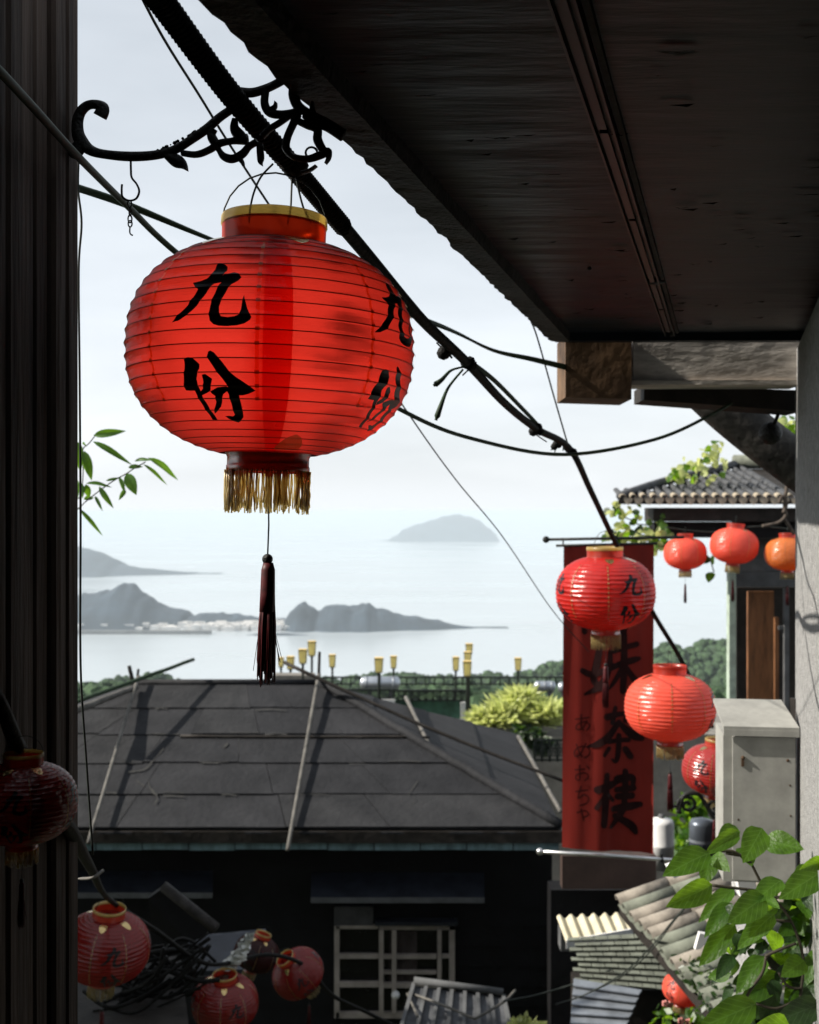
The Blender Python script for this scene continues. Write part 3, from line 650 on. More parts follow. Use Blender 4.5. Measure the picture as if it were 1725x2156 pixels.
# ------------------------------------------------------------------ iron bracket
Xb, Yb_ = -.135, 1.76
def BR(zx, zy):
    x = 134.8 + .3418 * zx; y = 151.6 + .3418 * zy; kx = (x - 862.5) / F
    return P(x, y, (Yb_ + .273 * Xb) / (1 + .273 * kx))
zs_ = .3418 / F * 1.80 * 1.22
STROKES = [
 [(222,275,44),(238,232,40),(205,202,26),(150,205,26),(105,245,30),(84,310,35),(88,385,37),(118,440,35),(165,482,28),(240,505,24),(400,520,26),(560,512,25),(680,480,25),(780,420,23),(880,350,25),(960,280,23),(1040,225,22),(1120,170,22)],
 [(1075,118,22),(1150,128,25),(1220,112,24),(1300,78,22),(1400,20,25),(1480,-15,25)],
 [(110,440,40),(80,480,45),(60,500,30),(92,525,14)],
 [(630,515,18),(690,545,34),(735,572,24),(757,606,3)],
 [(730,500,16),(820,508,18),(900,478,18),(960,440,20),(1040,425,18),(1130,415,30)],
 [(925,350,20),(908,390,24),(930,435,24),(955,480,15),(985,520,20),(1040,535,23),(1100,505,22),(1140,460,17),(1190,430,18)],
 [(1070,520,16),(1095,550,12),(1107,582,2)],
 [(1055,290,14),(1052,350,26),(1090,400,30),(1120,430,20)],
 [(1245,110,18),(1236,190,22),(1262,245,22),(1320,262,22),(1400,252,18),(1455,240,24)],
 [(1270,235,14),(1300,215,10),(1306,184,2)],
 [(1440,70,20),(1412,110,24),(1420,165,27),(1452,220,25),(1530,265,20),(1620,310,20),(1720,385,28)],
 [(1535,255,16),(1530,215,12),(1537,185,2)],
 [(1410,255,15),(1330,312,15),(1262,355,15),(1220,400,14)],
 [(1440,260,24),(1408,330,20),(1378,400,20),(1368,460,22),(1395,510,16),(1440,530,17),(1510,535,19),(1580,512,22),(1625,492,22),(1630,530,12),(1612,566,2)],
 [(1440,300,18),(1500,330,18),(1560,352,22),(1562,410,24),(1578,450,22),(1600,485,20)],
 [(1480,275,12),(1540,320,16),(1620,345,18),(1720,395,28)],
 [(1205,440,16),(1212,520,20),(1210,555,12),(1218,575,2)],
 [(1465,620,7),(1515,605,7),(1556,577,5)],
 [(1420,100,12),(1460,95,10),(1480,120,3)],
]
brk = thing('iron_bracket', 'black scrolled iron bracket reaching out from the canopy edge over the big lantern', 'bracket', BR(1720, 390))
pn = Vector((.273, 1, 0)).normalized()
b = MB()
for st in STROKES:
    pts = spline(st, 6); b.tube([BR(x, y) for x, y, w_ in pts], [max(.0006, w_ * zs_) for x, y, w_ in pts], 8, flat=(pn, .007))
ring = [(1525 + 36*math.cos(a), 497 + 34*math.sin(a)) for a in [i*math.pi/8 for i in range(17)]]
b.tube([BR(*p) for p in ring], 6*zs_, 6)
rr = random.Random(6)
for i in range(60):                          # moss tufts along the top of the arm
    x = rr.uniform(420, 1000); y = 495 - max(0, (x-520))**1.22*.135 + 8; b.ball(BR(x, y), rr.uniform(4, 10)*zs_, 6)
part('scrollwork', b, m_iron, brk)
b = MB(); b.tube([BR(x, y) for x, y in spline([(412,540),(413,600),(418,650),(448,690),(464,735),(445,780),(400,792),(362,770),(356,730),(358,692)], 6)], 6*zs_, 6); part('hook', b, m_iron, brk)
for i, (cx, cy, ry, rx) in enumerate(((405,812,22,12),(408,862,26,6),(407,905,24,12),(408,935,20,12))):
    b = MB(); b.tube([BR(cx + rx*math.cos(a), cy + ry*math.sin(a)) for a in [k*math.pi/6 for k in range(13)]], 4*zs_, 6); part('chain_link', b, m_iron, brk)
b = MB(); b.tube([BR(x, y) for x, y in spline([(407,955),(406,985),(412,1000),(424,1006)], 4)], 4*zs_, 6); part('chain_tail', b, m_iron, brk)

# ------------------------------------------------------------------ cables
def cable(name, pts, r, m, label, cat='cable', seg=8, n=8, group=None):
    sp = spline([tuple(P(*p[:3])) for p in pts], n); b = MB(); b.tube(sp, r, seg); return single(name, b, m, label, cat, group)
main = [(-1335,-4782,.5),(-100,-900,.95),(235,-140,1.32),(338,0,1.5),(487,200,1.76),(620,355,2.02),(700,450,2.18),(780,545,2.38),(855,635,2.6),(905,690,2.76),(985,765,3.1),(1062,848,3.55),(1130,903,4.0),(1200,945,4.4),(1245,1035,5.0),(1300,1150,5.85),(1375,1290,6.25),(1440,1400,6.7),(1500,1530,8.1)]
mp3 = spline([tuple(P(*p)) for p in main], 10)
t = thing('street_cable', 'thick black cable with wire wound round it, carrying the red lanterns down the alley', 'cable', P(620,355,2.02))
b = MB(); nn = len(mp3); b.tube(mp3, [lerp(.0165, .0125, min(1, i/(nn*.6))) for i in range(nn)], 12); part('cable_core', b, m_cable, t)
b = MB(); hp = []; turns = 110; seg = 60; first = mp3[14:64]
for i in range(turns * 8):
    q = i / (turns*8 - 1) * (len(first) - 1.001); k = int(q); p = Vector(first[k]).lerp(Vector(first[k+1]), q - k)
    tt = (Vector(first[k+1]) - Vector(first[k])).normalized(); s1 = tt.cross(Vector((0,0,1))).normalized(); s2 = s1.cross(tt); a = i * math.pi / 4
    hp.append(p + (s1*math.cos(a) + s2*math.sin(a)) * .0165)
b.tube(hp, .0026, 5); part('wound_wire', b, m_cable, t)
for i, (x, y, Y) in enumerate(((985,765,3.1),(940,738,2.95),(1130,903,4.0),(1175,935,4.3),(1200,948,4.4),(620,345,2.0),(1290,1128,5.8))):
    b = MB(); rr = random.Random(i)
    for k in range(3): b.ball(P(x + rr.uniform(-8, 8), y + rr.uniform(-8, 8), Y), rr.uniform(.012, .02), 8)
    for k in range(4):
        b.tube(spline([tuple(P(x, y, Y)), tuple(P(x + rr.uniform(-14, 14), y + rr.uniform(-16, 20), Y)), tuple(P(x + rr.uniform(-22, 22), y + rr.uniform(-18, 30), Y))], 4), .0022, 5)
    part('tie_knot', b, m_cable, t)
b = MB(); b.tube(spline([tuple(P(*q)) for q in ((990,762,3.1),(1040,800,3.4),(1090,850,3.75),(1130,892,4.0),(1145,912,4.05))], 6), .007, 6); part('side_strand', b, m_green_cable, t)
for pts in ([(978,772,3.08),(950,780,3.05),(930,800,3.0),(913,812,3.0)], [(975,778,3.08),(945,815,3.05),(930,850,3.0),(918,885,3.0)]):
    b = MB(); sp = spline([tuple(P(*q)) for q in pts], 6); b.tube(sp, [lerp(.003, .010, (i/len(sp))**2) if i < len(sp)-2 else .004 for i in range(len(sp))], 6); part('frayed_tie', b, m_green_cable, t)
cable('sagging_cable', [(-330,-150,1.13),(-40,112,1.38),(60,215,1.56),(160,325,1.80),(270,435,2.13),(375,535,2.42),(600,715,2.8),(850,866,3.2),(1000,925,3.5),(1190,957,3.9),(1380,925,4.2),(1500,872,4.42),(1570,830,4.7)], .0062, m_green_cable, 'dark cable from the plank wall sagging behind the big lantern to the curved pipe')
t = thing('flat_cable', 'flat mossy green cable strap crossing behind the big lantern to the brown block', 'cable', P(890,670,3.4))
for k in range(3):
    b = MB(); pts = [(100,375,2.4),(165,396,2.5),(270,432,2.62),(440,502,2.8),(660,588,3.1),(890,672,3.4),(960,700,3.55),(1040,738,3.8),(1120,756,4.05),(1195,774,4.38)]
    sp = spline([tuple(P(x, y + (k-1)*4.5*math.sin(x*.006 + .3), Y + .004*k)) for x, y, Y in pts], 8); b.tube(sp, .0042, 6); part('strand', b, m_green_cable, t)
cable('thin_wire', [(-60,-900,1.2),(280,-45,1.85),(430,217,2.2),(570,436,2.6),(850,856,3.8),(960,1010,4.6),(1060,1132,5.4),(1165,1287,6.6),(1240,1372,7.1)], .0026, m_wire, 'thin grey wire running behind the big lantern down to the red banner', 'wire')
cable('hanging_wire', [(166,330,2.2),(165,400,2.2),(172,470,2.2),(166,570,2.2),(168,800,2.2),(170,1100,2.2),(170,1400,2.2),(182,1600,2.2),(196,1800,2.2)], .0022, m_wire, 'thin wire hanging straight down beside the plank wall', 'wire')
cable('stay_wire', [(1120,680,4.22),(1128,700,4.23),(1140,740,4.25),(1168,840,4.33),(1197,940,4.4)], .003, m_wire, 'short taut wire from the canopy edge to the street cable', 'wire')
cable('suspension_wire', [(622,360,2.0),(628,395,2.0),(640,440,2.0),(655,470,2.0)], .0018, m_wire, 'twisted wire holding the big lantern below the cable', 'wire')
cable('suspension_wire', [(616,362,2.02),(614,400,2.02),(612,440,2.0),(606,470,1.98)], .0018, m_wire, 'straight wire just left of the twisted one above the big lantern', 'wire')
cable('suspension_wire', [(575,345,1.97),(550,372,1.96),(535,405,1.95),(527,440,1.94),(525,468,1.94)], .0018, m_wire, 'bowed wire handle at the front of the big lantern rim', 'wire')
cable('lower_cable', [(-60,1380,1.3),(0,1480,1.34),(35,1565,1.4),(90,1670,1.52),(150,1752,1.85),(190,1825,3.2),(232,1895,6.3),(330,1960,7.0),(440,2030,7.5),(560,2010,7.9),(640,2032,8.1),(700,2095,8.4),(770,2130,8.7),(850,2170,9)], [lerp(.007, .014, min(1, i/44)) for i in range(105)], m_cable, 'thick black cable carrying the lanterns of the dark lower corner')
b = MB(); sp = spline([tuple(P(*q)) for q in ((165,1850,3.3),(195,1848,3.25),(217,1833,3.3))], 6); b.tube(sp, [.002, .003]+[.0045]*(len(sp)-2), 6); single('cable_tie', b, m_batten, 'pale curved tie strap on the lower black cable', 'strap')
cable('service_wire', [(1060,2108,10),(1130,2095,10),(1220,2068,10),(1290,2040,10)], .008, m_wire, 'thin wire crossing the dark corner of the house above the cable by the tiles', 'wire')
for k in range(2): cable('twin_wire', [(1170,2115,8.6),(1230,2095,8.6),(1310,2050+k*5,8.4),(1370,1995+k*8,8.2),(1420,1935+k*4,8.1),(1470,1880,8.0)], .005, m_wire, ('upper' if k == 0 else 'lower') + ' one of two slack wires over the tan tiled roof', 'wire')

# ------------------------------------------------------------------ banner
YB = 7.2
bn = thing('red_banner', 'tall faded red banner with black brush characters hanging behind the lanterns', 'banner', P(1281, 1795, YB))
b = MB(); vs = []; nx_, nz_ = 14, 40
def bp(u, v, off=0):
    tl, tr, br, bl = (1187,1149), (1378,1144), (1374,1796), (1185,1786)
    x = lerp(lerp(tl[0], tr[0], u), lerp(bl[0], br[0], u), v); y = lerp(lerp(tl[1], tr[1], u), lerp(bl[1], br[1], u), v)
    q = P(x, y, YB); q.y += .018*math.sin(u*9 + v*1.5) * (.3 + v*.7) + .01*math.sin(u*21+2*v) - off; return q
vs = [bp(i/nx_, j/nz_) for j in range(nz_+1) for i in range(nx_+1)]
b.add(vs, [(j*(nx_+1)+i, j*(nx_+1)+i+1, (j+1)*(nx_+1)+i+1, (j+1)*(nx_+1)+i) for j in range(nz_) for i in range(nx_)], 0, True)
part('cloth', b, m_banner, bn)
def ink(name, strokes, seg=3):
    """brush strokes as ribbons lying on the cloth; coordinates in picture units of the banner"""
    b = MB(); k = 0
    for st in strokes:
        pts = spline([(x, y, w) for x, y, w in st], 5); L = []; Rr = []; k += 1
        for i, (x, y, w) in enumerate(pts):
            x2, y2 = pts[min(i+1, len(pts)-1)][:2]; x1, y1 = pts[max(i-1, 0)][:2]; dx, dy = x2-x1, y2-y1; l = math.hypot(dx, dy) or 1
            nx, ny = -dy/l, dx/l; w = max(.6, w)
            for lst, s in ((L, 1), (Rr, -1)):
                xx = x + nx*w*s*.5; yy = y + ny*w*s*.5; u = (xx - 1186)/190; v = (yy - 1147)/643; lst.append(bp(min(1, max(0, u)), v, .004 + .0005*k))
        n = len(L); b.add(L + Rr, [(i, i+1, n+i+1, n+i) for i in range(n-1)])
        for e in (0, n-1):                   # rounded brush ends
            x, y, w = pts[e]; cc = [bp(min(1, max(0, (x + w*.5*math.cos(a) - 1186)/190)), (y + w*.5*math.sin(a) - 1147)/643, .0042 + .0005*k) for a in [q*math.pi/5 for q in range(10)]]
            b.add(cc, [tuple(range(10))])
    part(name, b, m_bannerink if name == 'brush_character' else m_kana, bn)
# second character (mei), third (cha), fourth (lou)
ink('brush_character', [[(1262,1362,12),(1256,1400,16),(1250,1430,14),(1262,1446,14),(1275,1452,10)], [(1284,1372,10),(1280,1410,14),(1262,1445,15),(1232,1462,6)], [(1226,1412,12),(1250,1420,14),(1290,1400,10)],
 [(1292,1370,12),(1340,1356,12)], [(1284,1406,12),(1330,1390,14),(1346,1386,8)], [(1314,1335,12),(1314,1400,15),(1312,1455,13)], [(1310,1408,12),(1292,1436,10),(1280,1450,4)], [(1318,1404,10),(1336,1430,14),(1352,1440,12)]])
ink('brush_character', [[(1278,1508,16),(1300,1504,12),(1335,1500,8)], [(1296,1490,10),(1290,1520,12)], [(1326,1488,10),(1318,1516,11)], [(1304,1520,12),(1282,1548,16),(1258,1566,14),(1238,1572,4)],
 [(1304,1520,10),(1330,1544,18),(1352,1552,14)], [(1282,1560,10),(1324,1556,10)], [(1304,1548,12),(1303,1580,12),(1298,1602,10),(1288,1596,3)], [(1282,1574,10),(1272,1588,8)], [(1318,1576,14),(1328,1590,14)]])
ink('brush_character', [[(1258,1662,16),(1290,1650,16),(1302,1648,6)], [(1278,1630,12),(1276,1680,16),(1272,1735,14)], [(1276,1670,10),(1256,1700,10)], [(1282,1672,8),(1292,1684,8)],
 [(1302,1640,18),(1332,1634,14),(1334,1650,10)], [(1318,1622,12),(1318,1660,14)], [(1300,1662,12),(1335,1656,14)], [(1302,1676,14),(1332,1672,14)], [(1318,1660,12),(1316,1690,12)], [(1294,1702,14),(1330,1694,16),(1350,1690,12)],
 [(1318,1690,14),(1306,1715,14),(1288,1740,8)], [(1296,1716,12),(1330,1734,18),(1340,1748,12)]])
ink('brush_character', [[(1232,1250,12),(1246,1246,12),(1238,1270,8),(1248,1285,10),(1236,1300,6)], [(1232,1250,10),(1230,1330,12)], [(1256,1256,12),(1330,1248,12)], [(1312,1250,14),(1312,1335,14),(1298,1330,4)], [(1268,1276,10),(1292,1274,10),(1290,1304,9),(1270,1306,9),(1268,1276,9)]])
for g in ([[(1212,1515,3),(1240,1511,3)], [(1224,1505,3),(1224,1530,3),(1230,1538,2)], [(1236,1518,3),(1226,1534,3),(1214,1536,3),(1216,1526,3),(1232,1520,3),(1242,1528,3),(1236,1538,3)]],
          [[(1214,1568,3),(1220,1584,3),(1226,1594,3)], [(1234,1566,3),(1222,1588,3),(1212,1594,3),(1211,1582,3),(1224,1572,3),(1240,1576,3),(1242,1588,3),(1232,1596,3)]],
          [[(1212,1622,3),(1232,1620,3)], [(1221,1612,3),(1221,1642,3),(1213,1640,3),(1216,1632,3),(1232,1628,3),(1240,1636,3),(1232,1644,3)], [(1236,1614,3),(1242,1620,3)]],
          [[(1213,1668,3),(1238,1664,3)], [(1224,1657,3),(1218,1682,3),(1230,1674,3),(1240,1680,3),(1236,1692,3),(1222,1697,3)]],
          [[(1216,1712,3),(1234,1708,3),(1240,1716,3),(1230,1722,3)], [(1224,1704,3),(1230,1728,3)]]):
    ink('kana_character', g)
b = MB(); b.tube([P(1150,1136,YB+.03), P(1440,1131,YB+.03)], .009, 8); b.ball(P(1150,1136,YB+.03), .022, 12); part('top_rod', b, m_iron, bn)
b = MB(); b.tube([P(1171,1149,YB), P(1384,1144,YB)], .008, 8); b.tube([P(1186,1136,YB+.02), P(1186,1149,YB)], .005, 6); part('hanging_bar', b, m_iron, bn)
b = MB(); b.tube([P(1135,1793,YB), P(1260,1800,YB), P(1440,1812,YB)], .012, 8); b.ball(P(1137,1793,YB), .022, 12); part('bottom_rod', b, m_silver, bn)
b = MB(); b.tube([P(1394,1798,YB), P(1394,1815,YB)], .008, 6); b.ball(P(1394,1810,YB), .016, 8); part('rod_clamp', b, m_iron, bn)

# ------------------------------------------------------------------ the dark roofed house
EX, EY, EZ = 1.56, 12.0, -3.278; RXr, RXl, RY, RZ = -1.14, -3.43, 14.5, -2.150; LX = -6.13; BY = 17.0
hs = thing('tea_house', 'house with dark felt hipped roof held down by poles, black walls and a pale window', 'house', (-2.2, 13, -7.8))
def slope(A, B, C_, D, n, t=.014, nseg=1):
    """courses from eave edge A-B up to ridge edge D-C"""
    A, B, C_, D = map(Vector, (A, B, C_, D)); nrm = (B - A).cross(D - A).normalized()
    if nrm.z < 0: nrm = -nrm
    for i in range(n):
      cutp = [0] + sorted((k + rs_.uniform(-.22, .22))/nseg for k in range(1, nseg)) + [1]
      for g in range(nseg):
        a, c2 = i/n, (i+1)/n + .012; b = MB(); c2 = min(c2, 1); o_ = rs_.uniform(0, .008) if nseg > 1 else 0; a = max(0, a + (rs_.uniform(-.006, .006) if nseg > 1 and i else 0))
        lo, hi = t * 1.6 + o_, t * .5 + o_*.6
        e0, e1, f1, f0 = A.lerp(D, a), B.lerp(C_, a), B.lerp(C_, c2), A.lerp(D, c2); q0, q1 = cutp[g], cutp[g+1] - (.0012 if g < nseg - 1 else 0)
        L0, R0, R1, L1 = e0.lerp(e1, q0), e0.lerp(e1, q1), f0.lerp(f1, q1), f0.lerp(f1, q0)
        m_ = 14 if nseg == 1 else 5; vs = []
        for k in range(m_ + 1):
            q = k / m_; e = .006*noise.noise(Vector((q*9, i*3.1, 1)))
            vs += [L0.lerp(R0, q) + nrm*(lo+e), L1.lerp(R1, q) + nrm*(hi), L0.lerp(R0, q) - nrm*.01]
        fs = []
        for k in range(m_):
            fs += [(k*3, (k+1)*3, (k+1)*3+1, k*3+1), (k*3+2, (k+1)*3+2, (k+1)*3, k*3)]
        fs += [(0, 1, 2), (m_*3, m_*3+2, m_*3+1)]
        b.add(vs, fs); part('roof_sheet', b, rs_.choice((m_roof, m_roof, m_roof_faded)) if nseg > 1 else m_roof, hs)
rs_ = random.Random(44); m_roof_faded = mat('faded roofing felt', (.0125, .0135, .0165), .85, .3, 2.4, bump=.5, bscale=20, col2=(.028, .0285, .031), lo=.3, hi=.75)
slope((LX,EY,EZ), (EX,EY,EZ), (RXr,RY,RZ), (RXl,RY,RZ), 5, nseg=5)
slope((EX,EY,EZ), (EX,BY,EZ), (RXr,RY,RZ), (RXr,RY,RZ+.001), 4, nseg=2)
slope((EX,BY,EZ), (LX,BY,EZ), (RXl,RY,RZ), (RXr,RY,RZ), 2)
slope((LX,BY,EZ), (LX,EY,EZ), (RXl,RY,RZ), (RXl,RY,RZ+.001), 2)
# chalky wear patches following the felt seams
def on_slope(x, y, h=.0):
    """point on the near slope seen at x, y, raised by h"""
    k = (RZ - EZ)/(RY - EY); zr = (1078 - y)/F
    Y = (EZ - k*EY) / (zr - k); p = P(x, y, Y); p.z += h; return p
def on_right(x, y, h=0.0):
    """point on the right hip slope: plane through the eave X = EX and the ridge end"""
    k = (RZ - EZ)/(RXr - EX); xr = (x - 862.5)/F; zr = (1078 - y)/F
    Y = (EZ - k*EX)/(zr - k*xr); p = P(x, y, Y); p.z += h; return p
rr = random.Random(12); b = MB()
def streak(pts, w):
    sp = spline(pts, 5); vs = []
    for x, y in sp:
        ww = w * rr.uniform(.4, 1.1); vs += [on_slope(x, y - ww*.5, .034), on_slope(x, y + ww*.5, .034)]
    b.add(vs, [(2*i, 2*i+1, 2*i+3, 2*i+2) for i in range(len(sp)-1)])
streak([(345,1582),(325,1605),(310,1622),(300,1628)], 5); streak([(300,1628),(270,1632)], 4)
streak([(312,1650),(318,1668),(332,1684),(326,1698)], 9); streak([(288,1650),(305,1662)], 4)
streak([(470,1580),(480,1572)], 6); streak([(880,1650),(860,1680)], 4)
for i in range(22):
    x = rr.uniform(170, 1040); y = rr.choice((1497, 1552, 1610, 1676)) + rr.uniform(-4, 6); L = rr.uniform(12, 70)
    if x + L < 690 + (y - 1440)*1.5: streak([(x, y), (x + L*.5, y + rr.uniform(-2, 2)), (x + L, y + rr.uniform(-1, 2))], rr.uniform(1.2, 3))
for i in range(7):
    x = rr.uniform(190, 900); y = rr.uniform(1480, 1730)
    if x < 640 + (y - 1440)*1.4: streak([(x, y), (x + rr.uniform(-10, 10), y + rr.uniform(4, 14)), (x + rr.uniform(-16, 16), y + rr.uniform(10, 26))], rr.uniform(1, 4))
part('wear_marks', b, m_roofwear, hs, kind='stuff')
def pole(name, a, q, r, m, lbl=None, tip=.8, bend=0):
    b = MB(); a = Vector(a); q = Vector(q); pts = []
    for i in range(13):
        t = i/12; p = a.lerp(q, t); p.z += -bend*math.sin(math.pi*t) + .01*noise.noise(Vector((t*5, r*90, 0))); pts.append(p)
    b.tube(pts, [lerp(r, r*tip, i/12) for i in range(13)], 8); return part(name, b, m, hs, lbl)
pole('batten', on_slope(292,1446,.13), P(186,1775,11.6), .024, m_batten)
pole('batten', on_slope(672,1442,.13), P(606,1790,11.6), .026, m_batten)
pole('batten', on_right(855,1478,.06), on_right(903,1578,.06), .028, m_batten)
pole('batten', on_right(1092,1560,.06), on_right(1180,1720,.06), .030, m_batten)
pole('hip_pole', P(150,1482,13.0), P(408,1389,14.6), .028, m_green_cable)
pole('hip_pole', P(598,1394,14.2), P(1195,1648,13.4), .024, m_darkwood, bend=.05)
pole('rail', P(150,1500,13.0), P(288,1446,14.3), .045, m_batten)
pole('finial', (RXl,RY,RZ-.1), P(272,1402,14.5), .03, m_darkwood); pole('finial', (RXr,RY,RZ-.1), P(673,1372,14.5), .022, m_darkwood); pole('finial', (RXl,RY,RZ-.1), P(292,1408,14.5), .02, m_darkwood)
pole('cross_batten', on_slope(380,1556,.03), on_slope(905,1557,.03), .018, m_darkwood)
b = MB(); cap = [Vector((RXr,RY,RZ+.04)).lerp(Vector((EX,EY,EZ+.05)), i/20) + Vector((0,0,.012*rr.uniform(-1,1))) for i in range(21)]; b.tube(cap, .055, 8); part('hip_cap', b, m_roof, hs)
b = MB(); b.tube([(RXl-.05,RY,RZ+.02),(RXr+.05,RY,RZ+.02)], .04, 8); part('ridge_cap', b, m_roof, hs)
# eave, gutter, teal strip
b = MB(); b.box((LX, EY-.03, EZ-.14), (EX+.02, EY+.05, EZ-.02)); b.box((EX-.03, EY+.06, EZ-.14), (EX+.02, BY, EZ-.02)); part('eave_board', b, m_darkwood, hs)
b = MB()
for i in range(11): xx = -5.9 + i*.69 + rr.uniform(-.1,.1); b.box((xx, EY-.045, EZ-.045), (xx + rr.uniform(.15, .4), EY-.032, EZ-.02))
part('loose_flashing', b, m_roof, hs)
b = MB()
for i in range(16):
    x0 = LX + i*(EX-LX)/16; b.box((x0, EY+.02, EZ-.225+rr.uniform(-.008,.008)), (x0 + (EX-LX)/16 - .012, EY+.035, EZ-.145))
part('teal_board', b, m_teal, hs)
b = MB(); b.box((LX+.3, EY+.06, EZ-.16), (EX-.3, EY+.66, EZ-.13)); part('soffit', b, m_blackwall, hs)
WYW = 12.7
for i in range(20):
    z1 = EZ - .16 - i*.22; b = MB(); b.prism([(LX+.4, WYW, z1), (EX+.0, WYW, z1), (EX+.0, WYW-.02, z1-.215), (LX+.4, WYW-.02, z1-.215)], (0, .02, 0)); part('wall_board', b, m_blackwall, hs)
b = MB(); b.box((LX+.4, WYW+.02, -8), (EX-.005, BY-.6, EZ-.15)); part('wall', b, m_blackwall, hs)
# window from the photograph's bars
def zw(zx, zy): return 623.3 + .2832*zx, 1836 + .2832*zy
WF = 12.62
def bar(b, x0, y0, x1, y1, wpx, Y=WF, depth=.05):
    a = P(*zw(x0, y0), Y); q = P(*zw(x1, y1), Y); w_ = wpx*.2832/F*Y; b.beam(a, q, depth, w_, up=(0,0,1) if abs(x1-x0) > abs(y1-y0) else (1,0,0)) if abs(x1-x0) > abs(y1-y0) else b.beam(a, q, depth, w_, up=(1,0,0))
wf = thing.__call__ if False else None
b = MB(); a = P(*zw(290, 385), WF+.035); q = P(*zw(1180, 1075), WF+.035); b.box((a.x, WF+.03, q.z), (q.x, WF+.04, a.z)); win = part('window', b, m_glass, hs)
b = MB(); bar(b, 305,395,305,1080,38); bar(b, 1160,390,1160,900,42); bar(b, 620,405,1180,405,40); bar(b, 300,1060,1180,1060,42); bar(b,300,405,610,405,24); part('frame', b, m_winframe, win)
for l_ in ((635,425,635,1045,34),(730,425,730,1045,34),(1067,425,1067,850,30)): b = MB(); bar(b, *l_, Y=WF-.03); part('sash', b, m_winframe, win)
for l_ in ((325,622,615,622,32),(325,832,615,832,36),(652,625,1045,625,30),(652,742,1045,742,22),(652,838,1150,838,34),(1085,622,1140,622,26)): b = MB(); bar(b, *l_, Y=WF-.012); part('glazing_bar', b, m_winframe, win)
b = MB(); a = P(*zw(690, 440), WF+.02); q = P(*zw(900, 830), WF+.02); n_ = 12; vs = []
for i in range(n_+1): x = lerp(a.x, q.x, i/n_); vs += [(x, WF+.02 + .01*math.sin(i*1.9), a.z), (x, WF+.02 + .01*math.sin(i*1.9), q.z)]
b.add(vs, [(2*i, 2*i+2, 2*i+3, 2*i+1) for i in range(n_)]); part('curtain', b, mat('brown curtain', (.05,.04,.038), .9), win)
b = MB(); a = P(*zw(285, 255), WF); q = P(*zw(575, 395), WF); b.box((a.x, WF-.02, q.z), (q.x, WF+.02, a.z)); part('blind_box', b, mat('grey shutter panel', (.055,.055,.06), .7), hs)
b = MB(); a = P(*zw(590, 345), WF); q = P(*zw(1200, 372), WF); b.box((a.x, WF-.12, q.z), (q.x, WF+.02, a.z)); part('ledge', b, m_slate, hs)
def awning(x0, y0, x1, y1):
    b = MB(); a = P(x0, y0, WYW-.05); q = P(x1, y1, WYW-.45); b.prism([(a.x, WYW-.03, a.z), (P(x1,y0,WYW-.05).x, WYW-.03, a.z), (q.x, WYW-.45, q.z), (P(x0,y1,WYW-.45).x, WYW-.45, q.z)], (0,0,-.03)); 
    part('awning', b, m_slate, hs)
    b = MB(); b.box((P(x0,y1,WYW-.45).x, WYW-.47, q.z-.05), (q.x, WYW-.452, q.z+.005)); part('awning_edge', b, m_panelgrey, hs)
awning(655, 1838, 1020, 1890); awning(150, 1835, 448, 1880)
b = MB(); b.ball(P(833, 2095, 12.3), .045, 12); single('globe_lamp', b, m_white, 'small white globe lamp in front of the pale window', 'lamp')
# small ribbed lean-to roof in front of the window
lt = thing('ribbed_awning', 'small grey ribbed roof leaning below the pale window', 'roof', P(960, 2156, 11))
A0, A1, A2, A3 = P(872,2075,10.95), P(1060,2100,10.85), P(1075,2170,10.4), P(845,2170,10.4)
b = MB(); b.prism([A0, A1, A2, A3], (0,0,-.02)); part('sheet', b, m_tile, lt)
for i in range(8):
    t_ = i/7; b = MB(); b.beam(A0.lerp(A1, t_) + Vector((0,0,.02)), A3.lerp(A2, t_) + Vector((0,0,.02)), .035, .03); part('rib', b, m_panelgrey, lt)
b = MB(); b.tube([A0 + Vector((0,0,.05)), A1 + Vector((0,0,.05))], .035, 8); part('ridge', b, m_panelgrey, lt)
for q in ([(862,2090,10.9),(930,2115,10.5),(1000,2145,10.2)], [(1000,2145,10.2),(1060,2110,10.4),(1085,2085,10.6)], [(858,2092,10.9),(880,2140,10.4)]):
    b = MB(); b.tube(spline([tuple(P(*k)) for k in q], 5), .012, 6); part('bamboo_strip', b, m_batten, lt)

# ------------------------------------------------------------------ terrace with lamps
YT = 28.0
tz_ = P(0, 1545, YT).z
tr = thing('roof_terrace', 'stone roof terrace beyond the dark house, below the yellow lamps', 'terrace', P(950, 1520, YT))
b = MB(); b.box((-6, YT-.1, tz_-4), (9, YT+3.2, tz_)); part('terrace_base', b, m_stone, tr)
b = MB(); a = P(690,1473,YT-.1); q = P(985,1512,YT-.1); b.box((a.x, YT-.16, q.z), (q.x, YT-.12, a.z)); part('green_screen', b, m_net, tr)
for (x0, x1, y) in ((778,832,1472),(1042,1090,1503),(690,760,1478)):
    b = MB(); a = P(x0,y,YT-.3); q = P(x1,y+9,YT-.3); b.box((a.x, YT-.34, q.z), (q.x, YT-.3, a.z)); part('white_ledge', b, m_white, tr)
b = MB(); a = P(970,1478,YT-.3); q = P(980,1522,YT-.3); b.box((a.x, YT-.36, q.z), (q.x, YT-.28, a.z)); part('white_post', b, m_white, tr)
